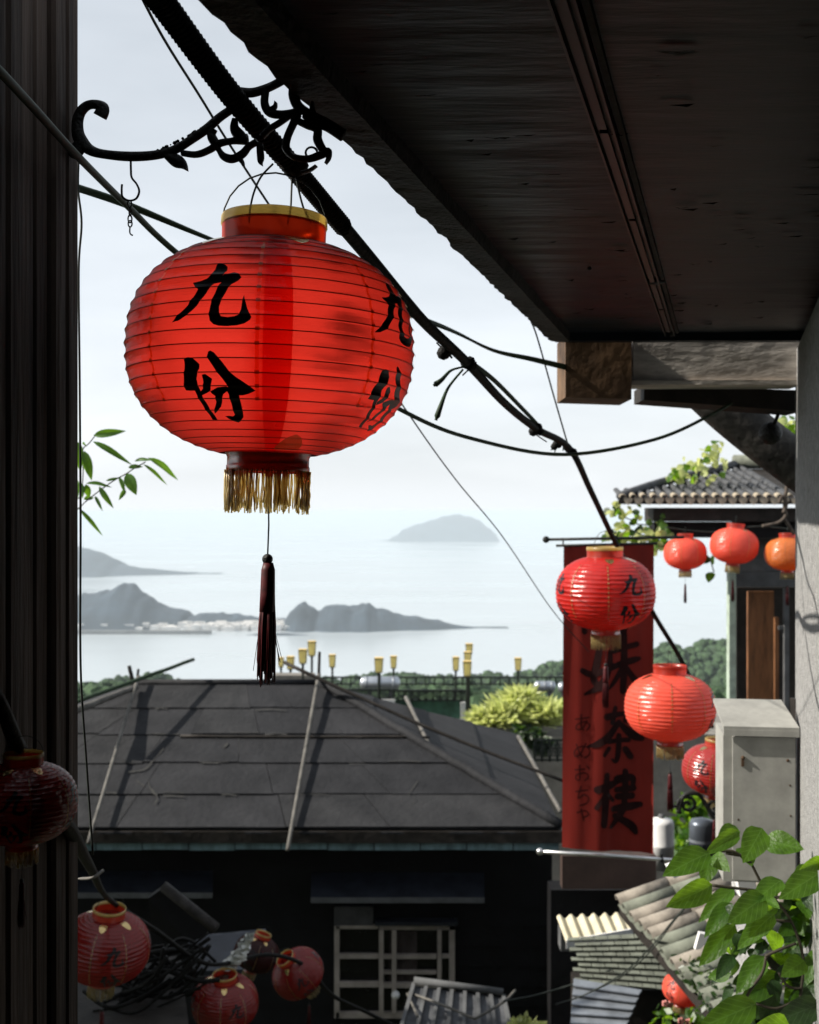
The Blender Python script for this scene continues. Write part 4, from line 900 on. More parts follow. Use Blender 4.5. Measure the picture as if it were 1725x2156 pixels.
def railing(x0, x1, yt, yb, Y, n, label, lattice=True):
    rl = thing('railing', label, 'railing', P((x0+x1)/2, yb, Y)); b = MB()
    b.beam(P(x0,yt,Y), P(x1,yt,Y), .05, .05); part('top_rail', b, m_lamppost, rl)
    b = MB(); b.beam(P(x0,yb,Y), P(x1,yb,Y), .04, .04); part('bottom_rail', b, m_lamppost, rl)
    for i in range(n + 1):
        x = lerp(x0, x1, i/n); b = MB(); b.beam(P(x,yt,Y), P(x,yb+4,Y), .04, .04, up=(1,0,0)); part('post', b, m_lamppost, rl)
        if lattice and i < n:
            xe = lerp(x0, x1, (i+1)/n); b = MB(); xm = (x+xe)/2; ym = (yt+yb)/2
            b.beam(P(x,yt,Y), P(xe,yb,Y), .02, .02); b.beam(P(x,yb,Y), P(xe,yt,Y), .02, .02)
            rx = abs(xe-x)*.28; ry = abs(yb-yt)*.32; b.tube([P(xm + rx*math.cos(k*math.pi/5), ym + ry*math.sin(k*math.pi/5), Y) for k in range(11)], .012, 5)
            part('lattice', b, m_lamppost, rl)
railing(838, 986, 1454, 1474, YT-.4, 10, 'dark lattice railing between the two tall lamp posts on the terrace')
railing(680, 1190, 1426, 1440, YT+7.5, 26, 'long thin railing at the back of the terrace against the sea', False)
railing(686, 838, 1452, 1470, YT-.2, 8, 'dark railing just past the right hip of the dark roof')
railing(1125, 1190, 1558, 1600, 24.5, 4, 'grey lattice railing under the planter beside the banner')
LAMPS = [(657,1352,1380,18,29,'topmost lamp of the group over the roof ridge'),(638,1369,1396,19,27.5,'second lamp of the ridge group, lower and left of the topmost'),(612,1384,1408,17,29.5,'third lamp, half behind the crossing pole over the ridge'),(592,1386,1404,12,33,'pale lamp almost hidden behind the dark tassel'),
 (700,1380,1404,15,32,'lone lamp just right of the roof ridge end'),(798,1387,1415,20,26,'large lamp in front of the white tank'),(829,1383,1406,15,34,'small lamp behind the white tank'),(960,1385,1411,15,32,'small lamp left of the stacked three'),
 (988,1357,1377,16,33,'uppermost of three lamps that overlap'),(985,1374,1395,17,31,'middle of three lamps that overlap'),(984,1394,1423,19,26.5,'lowest and nearest of three lamps that overlap'),(1091,1387,1411,15,32,'lamp above the bright bush')]
for (x, y0, y1, wpx, Y, lb) in LAMPS:
    lp = thing('terrace_lamp', 'yellow box ' + lb, 'lamp', P(x, 1500, Y), 0, 'yellow lamps on the terrace'); w_ = wpx/F*Y*.5; a = P(x, y0, Y); q = P(x, y1, Y); b = MB()
    n4 = [(-.8,-.8),(.8,-.8),(.8,.8),(-.8,.8)]; n5 = [(-1,-1),(1,-1),(1,1),(-1,1)]
    vs = [(q.x+i*w_*.9, Y+j*w_*.9, q.z) for i, j in n4] + [(a.x+i*w_*.9, Y+j*w_*.9, a.z) for i, j in n5]
    b.add(vs, [(0,1,5,4),(1,2,6,5),(2,3,7,6),(3,0,4,7)]); part('lamp_shade', b, m_lampglass, lp)
    b = MB()
    for k in range(4): b.beam(vs[k], vs[4+k], .010, .010, up=(1,0,0))
    for k in range(4): b.beam(vs[4+k], vs[4+(k+1)%4], .012, .012); b.beam(vs[k], vs[(k+1)%4], .012, .012)
    part('lamp_frame', b, m_lamppost, lp)
    b = MB(); b.prism([Vector(v) + Vector((0,0,.01)) for v in vs[4:]], (0,0,.02)); part('cap', b, m_gold, lp)
    b = MB(); b.tube([(q.x, Y, q.z-.0), (q.x, Y, q.z-.06), (q.x, Y, tz_ - .5)], [.05,.03,.03], 8); part('post', b, m_lamppost, lp)
def tank(x0, x1, y0, y1, Y, label):
    t = thing('water_tank', label, 'tank', P((x0+x1)/2, y1, Y)); a = P(x0,(y0+y1)/2,Y); q = P(x1,(y0+y1)/2,Y); r = (y1-y0)/2/F*Y
    n_ = 10; pts = [a + Vector((-r*.5,0,0)), a + Vector((-r*.3,0,0)), a, q, q + Vector((r*.3,0,0)), q + Vector((r*.5,0,0))]
    b = MB(); b.tube(pts, [r*.3, r*.8, r, r, r*.8, r*.3], 16); part('tank_body', b, m_steel, t)
    for f in (.1, .5, .9):
        b = MB(); p = a.lerp(q, f); b.tube([p + Vector((-.03,0,0)), p + Vector((.03,0,0))], r*1.03, 16); part('band', b, m_tin, t)
    for f in (.2, .8):
        b = MB(); p = a.lerp(q, f); b.box((p.x-.06, Y-r*.6, p.z-r-.25), (p.x+.06, Y+r*.6, p.z-r*.9)); part('cradle', b, m_panelgrey, t)
m_steel = mat('stainless steel', (.42,.45,.5), .35, .1, 2, metal=.8)
tank(765, 836, 1424, 1452, YT+5, 'steel water tank lying on the terrace behind the large lamp')
tank(1130, 1165, 1434, 1456, YT+5, 'steel water tank beside the bright bush, partly behind the plants')
tank(1180, 1215, 1436, 1458, YT+4, 'steel water tank showing at the left edge of the red banner')
b = MB(); p = P(575, 1425, YT); b.box((p.x, YT-.2, p.z-.4), (p.x+1.0, YT+.3, p.z+.06)); single('parapet', b, m_stone, 'pinkish stone parapet under the ridge lamps', 'parapet')

# ------------------------------------------------------------------ plants
def leaf_mesh(name, m, ovate=True, n=7):
    b = MB(); vs = []
    for i in range(n + 1):
        t = i/n
        w_ = (math.sin(math.pi*min(1, t**.72))**.8 if ovate else math.sin(math.pi*t**.8)**.9) * .5 if 0 < i < n else .0
        z = -.22*t*t + .05*math.sin(t*7)*.3
        for j in (-1, -.5, 0, .5, 1): vs.append((j*w_ + (.006*j if w_ == 0 else 0), t, z + .12*abs(j)*w_ - .03*math.sin(9*t)*abs(j)*w_))
    b.add(vs, [(i*5+j, i*5+j+1, (i+1)*5+j+1, (i+1)*5+j) for i in range(n) for j in range(4)], 0, True); return b.mesh(name, m)
LM = {k: leaf_mesh('leaf', m, o_) for k, m, o_ in (('broad', m_leaf, True), ('dark', m_leaf2, True), ('sun', m_leafsun, True), ('sprig', m_bamboo, False))}
def leaf(kind, root, base, tip, width, facing=None, roll=0.0, name='leaf'):
    base = Vector(base); tip = Vector(tip); d = tip - base; L = d.length; d.normalize()
    f = Vector(facing) if facing is not None else -base.normalized() + Vector((0,0,.5))
    s = d.cross(f).normalized(); nrm = s.cross(d).normalized()
    q = Matrix.Rotation(roll, 3, d); s = q @ s; nrm = q @ nrm
    o = link(name, LM[kind], root); loc = base - root.location
    M = Matrix.Identity(4)
    for i in range(3): M[i][0] = s[i]*width; M[i][1] = d[i]*L; M[i][2] = nrm[i]*L; M[i][3] = loc[i]
    o.matrix_local = M; return o
# sprig past the plank wall
def SP(zx, zy, Y=4.6): return P(151.6 + .1465*zx, 876 + .1465*zy, Y)
sg = thing('leafy_sprig', 'green sprig of narrow leaves poking out from behind the plank wall', 'branch', SP(0, 1000))
for st in ([(-250,1500),(60,1350),(200,1230),(350,1110),(600,930),(780,830),(900,750),(1060,660)], [(-250,1300),(100,1180),(150,1000),(165,700),(160,480),(240,400),(330,290)], [(60,1350),(100,1330),(170,1380)]):
    b = MB(); b.tube([SP(*q) for q in spline(st, 4)], .0024, 5); part('twig', b, m_stem, sg)
rr = random.Random(8)
for (x0, y0, x1, y1, w_) in ((310,280,735,205,105),(300,365,840,650,80),(900,650,1125,595,60),(1090,600,1575,870,105),(1020,690,1390,960,50),(810,740,1010,710,65),(790,820,910,1110,150),(680,880,770,1080,60),(770,1060,690,1180,60),(490,930,690,880,35),(200,970,560,970,65),(390,1010,575,1310,75),(330,1150,430,1330,45),(180,500,280,910,120),(90,370,110,780,130),(100,1330,450,1700,55),(170,1200,330,1150,70),(110,950,170,1150,80),(150,400,245,420,75),(60,900,40,1200,120),(200,980,250,1180,90)):
    leaf('sprig', sg, SP(x0, y0), SP(x1, y1, 4.6 + rr.uniform(-.05, .05)), w_*.1465/F*4.6*1.15, roll=rr.uniform(-.4, .4))
# big leaved plant at the lower right
def FP(zx, zy, Y=3.4): return P(1381.4 + .2109*zx, 1701.4 + .2109*zy, Y)
fp = thing('broad_leaved_plant', 'dark broad leaved plant filling the corner below the white box', 'plant', FP(1300, 2500))
LV = [(540,450,110,610,270),(560,480,480,730,200),(570,470,700,600,160),(800,180,640,330,190),(830,230,540,430,170),(1060,200,900,500,250),(860,390,960,530,200),(1080,330,1450,370,280),(560,760,170,980,240),(780,800,440,1080,190),(760,950,500,1240,200),(1090,880,770,1110,260),(1230,980,820,1160,120),(790,1150,460,1550,250),(1180,1060,830,1340,210),(1260,720,980,880,210),(1100,900,1200,960,100),(1650,640,1280,860,270),(1660,520,1500,600,130),(1430,870,1290,1080,220),(1440,920,1540,1050,160),(1660,1010,1250,1400,230),(1240,1420,1150,1240,180),(1090,1480,810,1800,230),(1480,1520,1300,1640,200),(1220,1640,870,1960,250),(1460,1700,1290,1950,200),(1000,1950,480,2180,300),(1640,1950,1240,2120,260),(1380,1560,1210,1480,170),(1330,2160,1000,2260,260),(1660,1400,1480,1720,190),
 (1500,1150,1300,1300,220),(1620,850,1500,1000,200),(1200,1800,1000,2100,230),(1600,1700,1500,1980,220),(1660,2050,1450,2300,300),(900,2000,650,2250,240),(1400,1300,1350,1500,200),(1650,1200,1560,1400,200),(1350,1000,1450,1250,230),(1560,600,1400,760,240),(1250,1950,1150,2200,260),(1000,1250,1150,1120,150),(1340,1800,1500,1750,180)]
rr = random.Random(21)
for i, (x0, y0, x1, y1, w_) in enumerate(LV):
    dY = rr.uniform(-.25, .3) + (.25 if i > 31 else 0); kind = 'dark' if (i > 31 and rr.random() < .7) or i in (19, 28) else 'broad'
    leaf(kind, fp, FP(x0, y0, 3.4 + dY + .05), FP(x1, y1, 3.4 + dY - .03), w_*.2109/F*3.4*1.02, facing=Vector((-.25, -1, .55)), roll=rr.uniform(-.45, .45))
for i in range(70):
    x = rr.triangular(560, 1680, 1500); y = rr.uniform(620 + max(0, 1150 - x)*1.1, 2250); a = rr.uniform(.6, 3.6); L = rr.uniform(150, 290)
    leaf(rr.choice(('dark','dark','broad')), fp, FP(x, y, 3.62), FP(x + math.cos(a)*L, y + abs(math.sin(a))*L, 3.62 + rr.uniform(-.1,.2)), L*rr.uniform(.55,.8)*.2109/F*3.6, facing=Vector((rr.uniform(-.7,.3), -1, rr.uniform(.2,1))), roll=rr.uniform(-.6,.6))
for st in ([(920,520),(960,570),(1060,760),(1180,900),(1350,1130),(1470,1500),(1440,1900),(1400,2500)], [(1100,1480),(1060,1650),(900,1900),(860,2300)], [(540,450),(760,430),(930,540)], [(1180,900),(1440,830),(1629,700)], [(1350,1130),(1100,1120),(800,1140)], [(1400,1350),(1240,1410),(1090,1480)], [(1450,1800),(1320,1780),(1220,1640)], [(1440,1900),(1200,2000),(1000,1950)], [(870,400),(850,470),(700,450)], [(560,770),(800,800),(1080,830)]):
    b = MB(); b.tube([FP(x, y, 3.46) for x, y in spline(st, 4)], .0045, 6); part('stem', b, m_stem, fp)
# vines on the tiled house
def vine(label, spots, n, Y, seed, kinds=('sun',), size=.085, dY=.5):
    rr = random.Random(seed); root = thing('vine', label, 'vine', P(*spots[0][:2], Y))
    for (x0, y0, x1, y1) in [(a[0], a[1], c_[0], c_[1]) for a, c_ in zip(spots, spots[1:])]:
        b = MB(); b.tube([P(x0,y0,Y), P((x0+x1)/2 + rr.uniform(-6,6),(y0+y1)/2 + 4,Y), P(x1,y1,Y)], .007, 5); part('stem', b, m_stem, root)
    for i in range(n):
        s = rr.choice(spots); r = s[2]; x = s[0] + rr.gauss(0, r*.5); y = s[1] + rr.gauss(0, r*.42); q = P(x, y, Y + rr.uniform(-dY, dY)*.5)
        d = Vector((rr.uniform(-1,1), rr.uniform(-.6,.6), rr.uniform(-1,.5))).normalized(); s_ = size*rr.uniform(.7, 1.35)
        leaf(rr.choice(kinds), root, q, q + d*s_, s_*.95, facing=Vector((rr.uniform(-.6,.3), -1, rr.uniform(0,.8))), roll=rr.uniform(-.6,.6))
    return root
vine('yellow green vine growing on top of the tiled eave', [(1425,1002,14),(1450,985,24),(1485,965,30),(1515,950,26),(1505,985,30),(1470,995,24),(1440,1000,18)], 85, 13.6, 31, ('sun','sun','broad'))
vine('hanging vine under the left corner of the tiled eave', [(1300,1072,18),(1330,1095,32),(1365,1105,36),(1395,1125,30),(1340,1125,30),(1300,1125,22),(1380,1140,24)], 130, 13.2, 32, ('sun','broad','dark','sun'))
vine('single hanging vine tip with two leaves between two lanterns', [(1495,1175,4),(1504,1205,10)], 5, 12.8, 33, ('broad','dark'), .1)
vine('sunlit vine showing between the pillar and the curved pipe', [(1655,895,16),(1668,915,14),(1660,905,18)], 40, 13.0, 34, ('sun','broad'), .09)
b = MB()
for st in ([(1655,1035,10),(1652,1070,10),(1655,1085,10),(1640,1100,10),(1605,1108,10)], [(1640,1060,10),(1648,1045,10),(1656,1060,10),(1650,1080,10)], [(1650,1090,10),(1660,1105,10),(1672,1125,10)], [(1660,1000,10),(1655,1040,10)]):
    b.tube(spline([tuple(P(*q)) for q in st], 5), .016, 6)
single('dry_branch', b, m_bark, 'bare twisted branch hanging below the curved pipe beside the pillar', 'branch')
def leafball(mb, c, rx, ry, rz, n, size, rr, shell=.55):
    for i in range(n):
        while True:
            v = Vector((rr.uniform(-1,1), rr.uniform(-1,1), rr.uniform(-1,1)))
            if shell < v.length < 1: break
        k = 1 + .25*noise.noise(v*2.5 + Vector(c)); p = Vector(c) + Vector((v.x*rx*k, v.y*ry*k, v.z*rz*k))
        d = Vector((rr.uniform(-1,1), rr.uniform(-1,1), rr.uniform(-1,.6))).normalized(); s = d.cross(Vector((rr.uniform(-1,1), rr.uniform(-1,1), rr.uniform(-1,1)))).normalized(); z = size*rr.uniform(.6,1.4)
        mb.add([p, p + d*z*.5 + s*z*.3, p + d*z, p + d*z*.5 - s*z*.3], [(0,1,2,3)])
def bush(label, blobs, Y, m, size, seed, name='bush', n=420, cat='bush', spiky=False):
    rr = random.Random(seed); root = thing(name, label, cat, P(blobs[0][0], blobs[0][1] + blobs[0][2], Y)); b = MB(); st = MB()
    for (x, y, r) in blobs:
        q = P(x, y, Y + rr.uniform(-.3,.3)); rad_ = r/F*Y
        if spiky:
            for i in range(n):
                a = rr.uniform(0, 2*math.pi); e = rr.uniform(.15, 1.0); d = Vector((math.cos(a)*(1-e*.6), math.sin(a)*(1-e*.6), e)).normalized(); L = rad_*rr.uniform(.6,1.25); s = d.cross(Vector((rr.uniform(-1,1),rr.uniform(-1,1),.1))).normalized()
                o = q + Vector((rr.uniform(-1,1)*rad_*.5, rr.uniform(-1,1)*rad_*.4, -rad_*.6)); w_ = size*rr.uniform(.5,1); tip = o + d*L*1.3 + Vector((d.x*.2, d.y*.2, -.12))*L; mid = o + d*L*.75
                b.add([o - s*w_*.3, o + s*w_*.3, mid + s*w_, tip, mid - s*w_], [(0,1,2,3,4)])
        else: leafball(b, q, rad_, rad_, rad_*.85, n, size, rr)
        st.tube([q + Vector((0,0,-rad_)), q + Vector((.02,0,0))], .03, 6)
    part('foliage', b, m, root, kind='stuff'); part('stem', st, m_stem, root); return root
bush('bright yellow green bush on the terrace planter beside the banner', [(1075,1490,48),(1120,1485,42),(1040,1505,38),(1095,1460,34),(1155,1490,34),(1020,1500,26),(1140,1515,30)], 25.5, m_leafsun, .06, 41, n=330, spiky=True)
b = MB(); a = P(1005,1528,25.3); q = P(1188,1545,25.3); b.box((a.x, 25, q.z), (q.x, 26.4, a.z)); single('planter_box', b, m_stone, 'long stone planter under the bright bush', 'planter')
bush('dark hanging plant below the planter, by the railing', [(1120,1550,22),(1140,1565,20),(1100,1545,16)], 24.8, m_leaf2, .16, 42, n=200)
bush('green shrubs on the slope seen between banner and white box', [(1440,1790,40),(1480,1760,36),(1410,1750,30),(1500,1800,30),(1460,1700,26)], 24, m_leaf, .2, 43, n=380)
bush('pale shrub above the grey roof behind the glowing lantern', [(1400,1640,34),(1440,1620,36),(1490,1660,40),(1520,1700,40),(1420,1655,26)], 60, m_leaf2, .4, 44, n=320)
# tree on the left whose sprig shows; mostly hidden behind the plank wall
tb = thing('shade_tree', 'leafy tree mostly hidden behind the plank wall', 'tree', (-4.2, 8.2, -7))
b = MB(); b.tube(spline([(-4.2,8.2,-7.2),(-4.15,8.2,-4),(-4.0,8.1,-1.6),(-3.8,8.2,.3)], 6), [.2]*6 + [.16]*6 + [.1]*7, 10)
for e in ((-5.2,8.6,.2),(-3.6,7.2,.4),(-4.6,9.2,.6),(-4.9,7.4,-.8)): b.tube([(-4.05,8.1,-1.8), tuple(Vector((-4.05,8.1,-1.8)).lerp(Vector(e), .5) + Vector((0,0,.3))), e], [.1,.06,.02], 8)
part('trunk', b, m_bark, tb)
b = MB(); rr = random.Random(17)
for (x, y, z, r) in ((-3.35,6.3,-1.2,.95),(-3.6,7.4,-1.6,1.0),(-3.85,8.3,-1.5,1.0),(-4.2,9.3,-1.2,1.0),(-3.0,5.5,-.9,.7),(-4.3,7.8,-.7,1.0),(-4.6,9.0,-1.0,1.0),(-4.2,6.6,0,1.0)): leafball(b, (x,y,z), r, r, r*.85, 2300, .24, rr, .1)
part('crown', b, m_leaf, tb, kind='stuff')

# ------------------------------------------------------------------ tiled house on the right
h2 = thing('tiled_house', 'old house with grey tiled eave, dark front and wooden doorway behind the pillar', 'house', (4.2, 14.5, -7))
def barrel(name, r, L, m, seg=7, thick=.012, taper=.88):
    b = MB(); vs = []
    for y, k in ((0, 1.0), (L, taper)):
        for q in range(seg + 1): a = math.pi*q/seg; vs.append((math.cos(a)*r*k, y, math.sin(a)*r*k))
        for q in range(seg + 1): a = math.pi*q/seg; vs.append((math.cos(a)*(r*k-thick), y, math.sin(a)*(r*k-thick)))
    n = seg + 1; fs = [(q, q+1, 2*n+q+1, 2*n+q) for q in range(seg)] + [(n+q+1, n+q, 3*n+q, 3*n+q+1) for q in range(seg)] + [(q+1, q, n+q, n+q+1) for q in range(seg)] + [(2*n+q, 2*n+q+1, 3*n+q+1, 3*n+q) for q in range(seg)]
    b.add(vs, fs, 0, True); return b.mesh(name, m)
def place(me, name, root, o, xdir, ydir, label=None, zs=1.0):
    x = Vector(xdir).normalized(); y = Vector(ydir).normalized(); z = x.cross(y).normalized(); ob = link(name, me, root); M = Matrix.Identity(4); loc = Vector(o) - root.location
    for i in range(3): M[i][0] = x[i]; M[i][1] = y[i]; M[i][2] = z[i]*zs; M[i][3] = loc[i]
    ob.matrix_local = M; return ob
E0 = P(1302, 1050, 13.0); ey = 13.0; ez = E0.z; pitch = .117; rise = .42/2.0
up = Vector((0, 1, rise)).normalized()
tm = barrel('cover_tile', .036, .34, m_tile); te = barrel('end_tile', .040, .12, m_tileend)
pan = MB(); pan.add([(-.05,0,0),(0,0,-.012),(.05,0,0),(.05,.36,.004),(0,.36,-.008),(-.05,.36,.004)], [(0,1,4,5),(1,2,3,4)]); pan_me = pan.mesh('pan_tile', m_tile)
drip = MB(); drip.add([(-.052,0,.006),(.052,0,.006),(.046,-.004,-.03),(.02,-.006,-.062),(0,-.008,-.075),(-.02,-.006,-.062),(-.046,-.004,-.03),(-.052,.012,.006),(.052,.012,.006),(0,.006,-.07)], [(0,6,5,4,3,2,1),(0,1,8,7),(7,8,2,3,4,5,6)]); drip_me = drip.mesh('drip_tile', m_tileend)
ncol = 17
for i in range(ncol):
    x = E0.x + .05 + i*pitch; lim = min(2.0, (i + .4)*pitch*1.0 + .12); nrow = max(1, int(lim/.31))
    for r_ in range(nrow):
        o = Vector((x, ey, ez)) + up*(.10 + r_*.31) + Vector((0,0,.012 + .004*(r_ % 2)))
        place(tm, 'cover_tile', h2, o, (1,0,0), up); place(pan_me, 'pan_tile', h2, o + Vector((pitch*.5,0,-.014)), (1,0,0), up)
    place(te, 'end_tile', h2, Vector((x, ey-.02, ez+.014)), (1,0,0), up); place(drip_me, 'drip_tile', h2, Vector((x + pitch*.5, ey-.015, ez+.004)), (1,0,0), (0,1,0))
b = MB(); b.prism([(E0.x, ey, ez-.012), (E0.x+3.2, ey, ez-.012), (E0.x+3.2, ey+2, ez+.42-.012), (E0.x+1.9, ey+2, ez+.42-.012)], (0,0,-.05)); part('roof_board', b, m_darkwood, h2)
b = MB(); b.tube([Vector((E0.x+.02, ey+.03, ez+.03)).lerp(Vector((E0.x+1.9, ey+2, ez+.5)), i/10) + Vector((0,0,.02*math.sin(i*.5))) for i in range(11)], .05, 8); part('hip_ridge', b, m_tile, h2)
b = MB(); b.tube([(E0.x+1.85, ey+2, ez+.5), (E0.x+3.4, ey+2, ez+.5)], .09, 8); part('ridge', b, m_mosstile, h2)
def h2box(name, x0, y0, x1, y1, Y, dep, m):
    a = P(x0,y0,Y); q = P(x1,y1,Y); b = MB(); b.box((a.x, Y, q.z), (q.x, Y+dep, a.z)); return part(name, b, m, h2)
h2box('eave_beam', 1376, 1069, 1760, 1098, 13.15, .5, m_darkwood); h2box('front_beam', 1378, 1099, 1760, 1132, 13.3, .3, m_blackwall)
h2box('upper_panel', 1555, 1134, 1760, 1202, 13.7, .1, m_panelgrey); h2box('lintel', 1545, 1204, 1760, 1236, 13.6, .15, m_panelgrey)
h2box('door_jamb', 1536, 1204, 1550, 1700, 13.55, .12, m_palegreen)
h2box('inner_wall', 1551, 1237, 1760, 1900, 14.5, .1, m_darkwood); b = MB(); 
h2box('door_leaf', 1575, 1245, 1630, 1900, 14.0, .05, m_door); h2box('door_stile', 1632, 1300, 1640, 1900, 13.75, .05, m_door); h2box('door_frame', 1652, 1237, 1662, 1900, 13.7, .06, m_panelgrey); h2box('cross_rail', 1640, 1318, 1652, 1326, 13.72, .05, m_panelgrey)
b = MB(); a = P(1534, 1700, 13.6); b.prism([(4.06, 14.62, -8), (6.6, 14.62, -8), (7.4, 18, -8), (5.3, 18, -8)], (0, 0, 8 + P(0,1070,13.6).z)); part('house_body', b, m_darkwood, h2)
cable('lantern_rail_wire', [(1400,1110,12.6),(1500,1120,12.5),(1600,1108,12.3),(1700,1120,12.2)], .005, m_wire, 'slack wire below the tiled eave holding three lanterns', 'wire')

# ------------------------------------------------------------------ lower right roofs
A = Vector((1.63, 9.0, -3.05)); B = Vector((1.93, 7.1, -3.16)); upd = Vector((1.6, .2, .5)).normalized()
rf = thing('tan_tiled_roof', 'low weathered tan tiled roof below the plant, its tile ends facing the alley', 'roof', tuple(A))
along = (B - A); Ln = along.length; along.normalize(); nt = 12; pt = Ln/nt
tb_me = barrel('barrel_tile', .062, .44, m_tan, 8, .014, .9); tb2 = barrel('barrel_tile_grey', .062, .44, m_mosstile, 8, .014, .9); rr = random.Random(14)
pm = MB(); pm.add([(-.09,0,0),(0,0,-.02),(.09,0,0),(.09,.44,.006),(0,.44,-.014),(-.09,.44,.006)], [(0,1,4,5),(1,2,3,4)]); pm_me = pm.mesh('pan_tile', m_mosstile)
for i in range(nt + 1):
    for r_ in range(4):
        o = A + along*(pt*i) + upd*(r_*.40 + rr.uniform(-.015,.015)) + Vector((0,0,.02 + rr.uniform(0,.006)))
        place(tb_me if (rr.random() < .75 - .05*i) else tb2, 'barrel_tile', rf, o, along, upd)
        if i < nt: place(pm_me, 'pan_tile', rf, o + along*(pt*.5) - Vector((0,0,.022)), along, upd)
b = MB(); b.prism([A + Vector((0,0,-.03)), B + Vector((0,0,-.03)), B + upd*1.65 + Vector((0,0,-.03)), A + upd*1.65 + Vector((0,0,-.03))], (0,0,-.05)); part('roof_board', b, m_darkwood, rf)
b = MB(); b.box((A.x+.85, 7.3, -7.2), (A.x+2.2, 9.0, -3.0)); part('wall', b, m_darkwood, rf)
for i, t_ in enumerate((.62, .74, .86, .97)):
    b = MB(); leafball(b, A + along*Ln*t_ + Vector((.12,0,.05)), .16, .2, .09, 160, .05, rr, .1); part('moss', b, m_leaf2, rf, kind='stuff')
# cream corrugated awning
A4 = [P(1172,1930,10.98), P(1316,1924,10.98), P(1332,1960,10.72), P(1192,1984,10.62)]
cr = thing('corrugated_awning', 'cream corrugated awning with white front board beside the dark house', 'awning', tuple(A4[0]))
b = MB(); n_ = 96; vs = []
for i in range(n_+1):
    t_ = i/n_; w_ = .02*math.sin(t_*2*math.pi*6); vs += [A4[0].lerp(A4[1], t_) + Vector((0,0,w_)), A4[3].lerp(A4[2], t_) + Vector((0,0,w_))]
b.add(vs, [(2*i, 2*i+1, 2*i+3, 2*i+2) for i in range(n_)], 0, True); part('corrugated_sheet', b, m_cream, cr)
b = MB(); b.prism([A4[3] + Vector((0,-.03,.03)), A4[2] + Vector((0,-.03,.03)), A4[2] + Vector((0,-.03,-.05)), A4[3] + Vector((0,-.03,-.05))], (0,.02,0)); part('front_board', b, m_white, cr)
# flat grey-green tiled roof under it
g0, g1, g2, g3 = P(1195,1975,10.44), P(1420,1962,10.40), P(1440,2090,9.86), P(1212,2070,9.9)
gt = thing('grey_slab_roof', 'grey green flat tiled roof below the cream awning', 'roof', tuple(g3))
nr, nc = 9, 8; rr = random.Random(19)
nrm = (g1-g0).cross(g3-g0).normalized(); nrm = nrm if nrm.z > 0 else -nrm
for i in range(nr):
    for j in range(nc):
        off = .5*(i % 2)/nc; u0, u1 = j/nc + off*.9, (j+1)/nc + off*.9 - .008; v0, v1 = i/nr, (i+1)/nr + .02
        q = [g0.lerp(g1, u).lerp(g3.lerp(g2, u), v) for u, v in ((u0,v0),(u1,v0),(u1,v1),(u0,v1))]; h_ = rr.uniform(0,.006)
        b = MB(); b.prism([q[0]+nrm*.004, q[1]+nrm*.004, q[2]+nrm*(.03+h_), q[3]+nrm*(.03+h_)], -nrm*.014); part('flat_tile', b, m_mosstile, gt)
b = MB(); b.box((g3.x+.03, 10.0, -8), (g2.x, 10.4, g3.z-.10)); part('wall', b, m_darkwood, gt)
# tin roof below
t0_, t1_, t2_, t3_ = P(1208,2060,9.55), P(1352,2084,9.45), P(1312,2180,8.95), P(1200,2180,8.95)
tn = thing('tin_roof', 'bluish tin sheet roof at the bottom edge below the grey tiles', 'roof', tuple(t3_))
for i in range(6):
    v0, v1 = i/6, (i+1)/6 + .03; q = [t0_.lerp(t3_, v0), t1_.lerp(t2_, v0), t1_.lerp(t2_, v1), t0_.lerp(t3_, v1)]
    b = MB(); b.prism([q[0], q[1], q[2] + Vector((0,0,.03)), q[3] + Vector((0,0,.03))], (0,0,-.012)); part('tin_sheet', b, m_tin, tn)
b = MB(); a = P(1184,1802,11.4); q = P(1382,1872,11.4); b.box((a.x, 11.4, q.z), (q.x, 11.55, a.z)); single('brown_board', b, mat('brown sign board', (.05,.032,.027), .7, .3, 3), 'plain dark brown board below the bottom rod of the banner', 'board')
b = MB(); a = P(1160,1874,11.7); q = P(1400,1985,11.7); b.box((a.x, 11.7, -8), (q.x, 12.0, a.z)); single('dark_shopfront', b, m_blackwall, 'black wall between the brown board and the cream awning', 'wall')
b = MB(); a = P(1181,1962,10.9); q = P(1215,2003,10.9); b.box((a.x, 10.9, q.z), (q.x, 11.1, a.z)); single('grey_bracket_block', b, m_panelgrey, 'small grey block at the house corner under the cream awning', 'block')
# things half hidden by the plant
hd = thing('stone_hood', 'grey stone hood with dark arched opening on the tan tiled roof', 'hood', P(1625, 2080, 5.6))
b = MB(); outer = []; inner = []
for i in range(13):
    a = math.pi*i/12; outer.append((1622 + 58*math.cos(a), 2055 - 62*math.sin(a))); inner.append((1622 + 36*math.cos(a), 2055 - 44*math.sin(a)))
outer = [(1680,2085)] + outer + [(1564,2085)]; inner = [(1658,2085)] + inner + [(1586,2085)]
n_ = len(outer); vs = [P(x,y,5.6) for x,y in outer] + [P(x,y,5.6) for x,y in inner] + [P(x,y,5.6) + Vector((0,.4,0)) for x,y in outer] + [P(x,y,5.6) + Vector((0,.4,0)) for x,y in inner]
b.add(vs, [(i, i+1, n_+i+1, n_+i) for i in range(n_-1)] + [(i+1, i, 2*n_+i, 2*n_+i+1) for i in range(n_-1)] + [(n_+i, n_+i+1, 3*n_+i+1, 3*n_+i) for i in range(n_-1)]); part('arch', b, m_concrete, hd)
b = MB(); b.add([P(x,y,5.6) + Vector((0,.38,0)) for x,y in inner], [tuple(range(n_))]); part('dark_back', b, m_blackwall, hd)
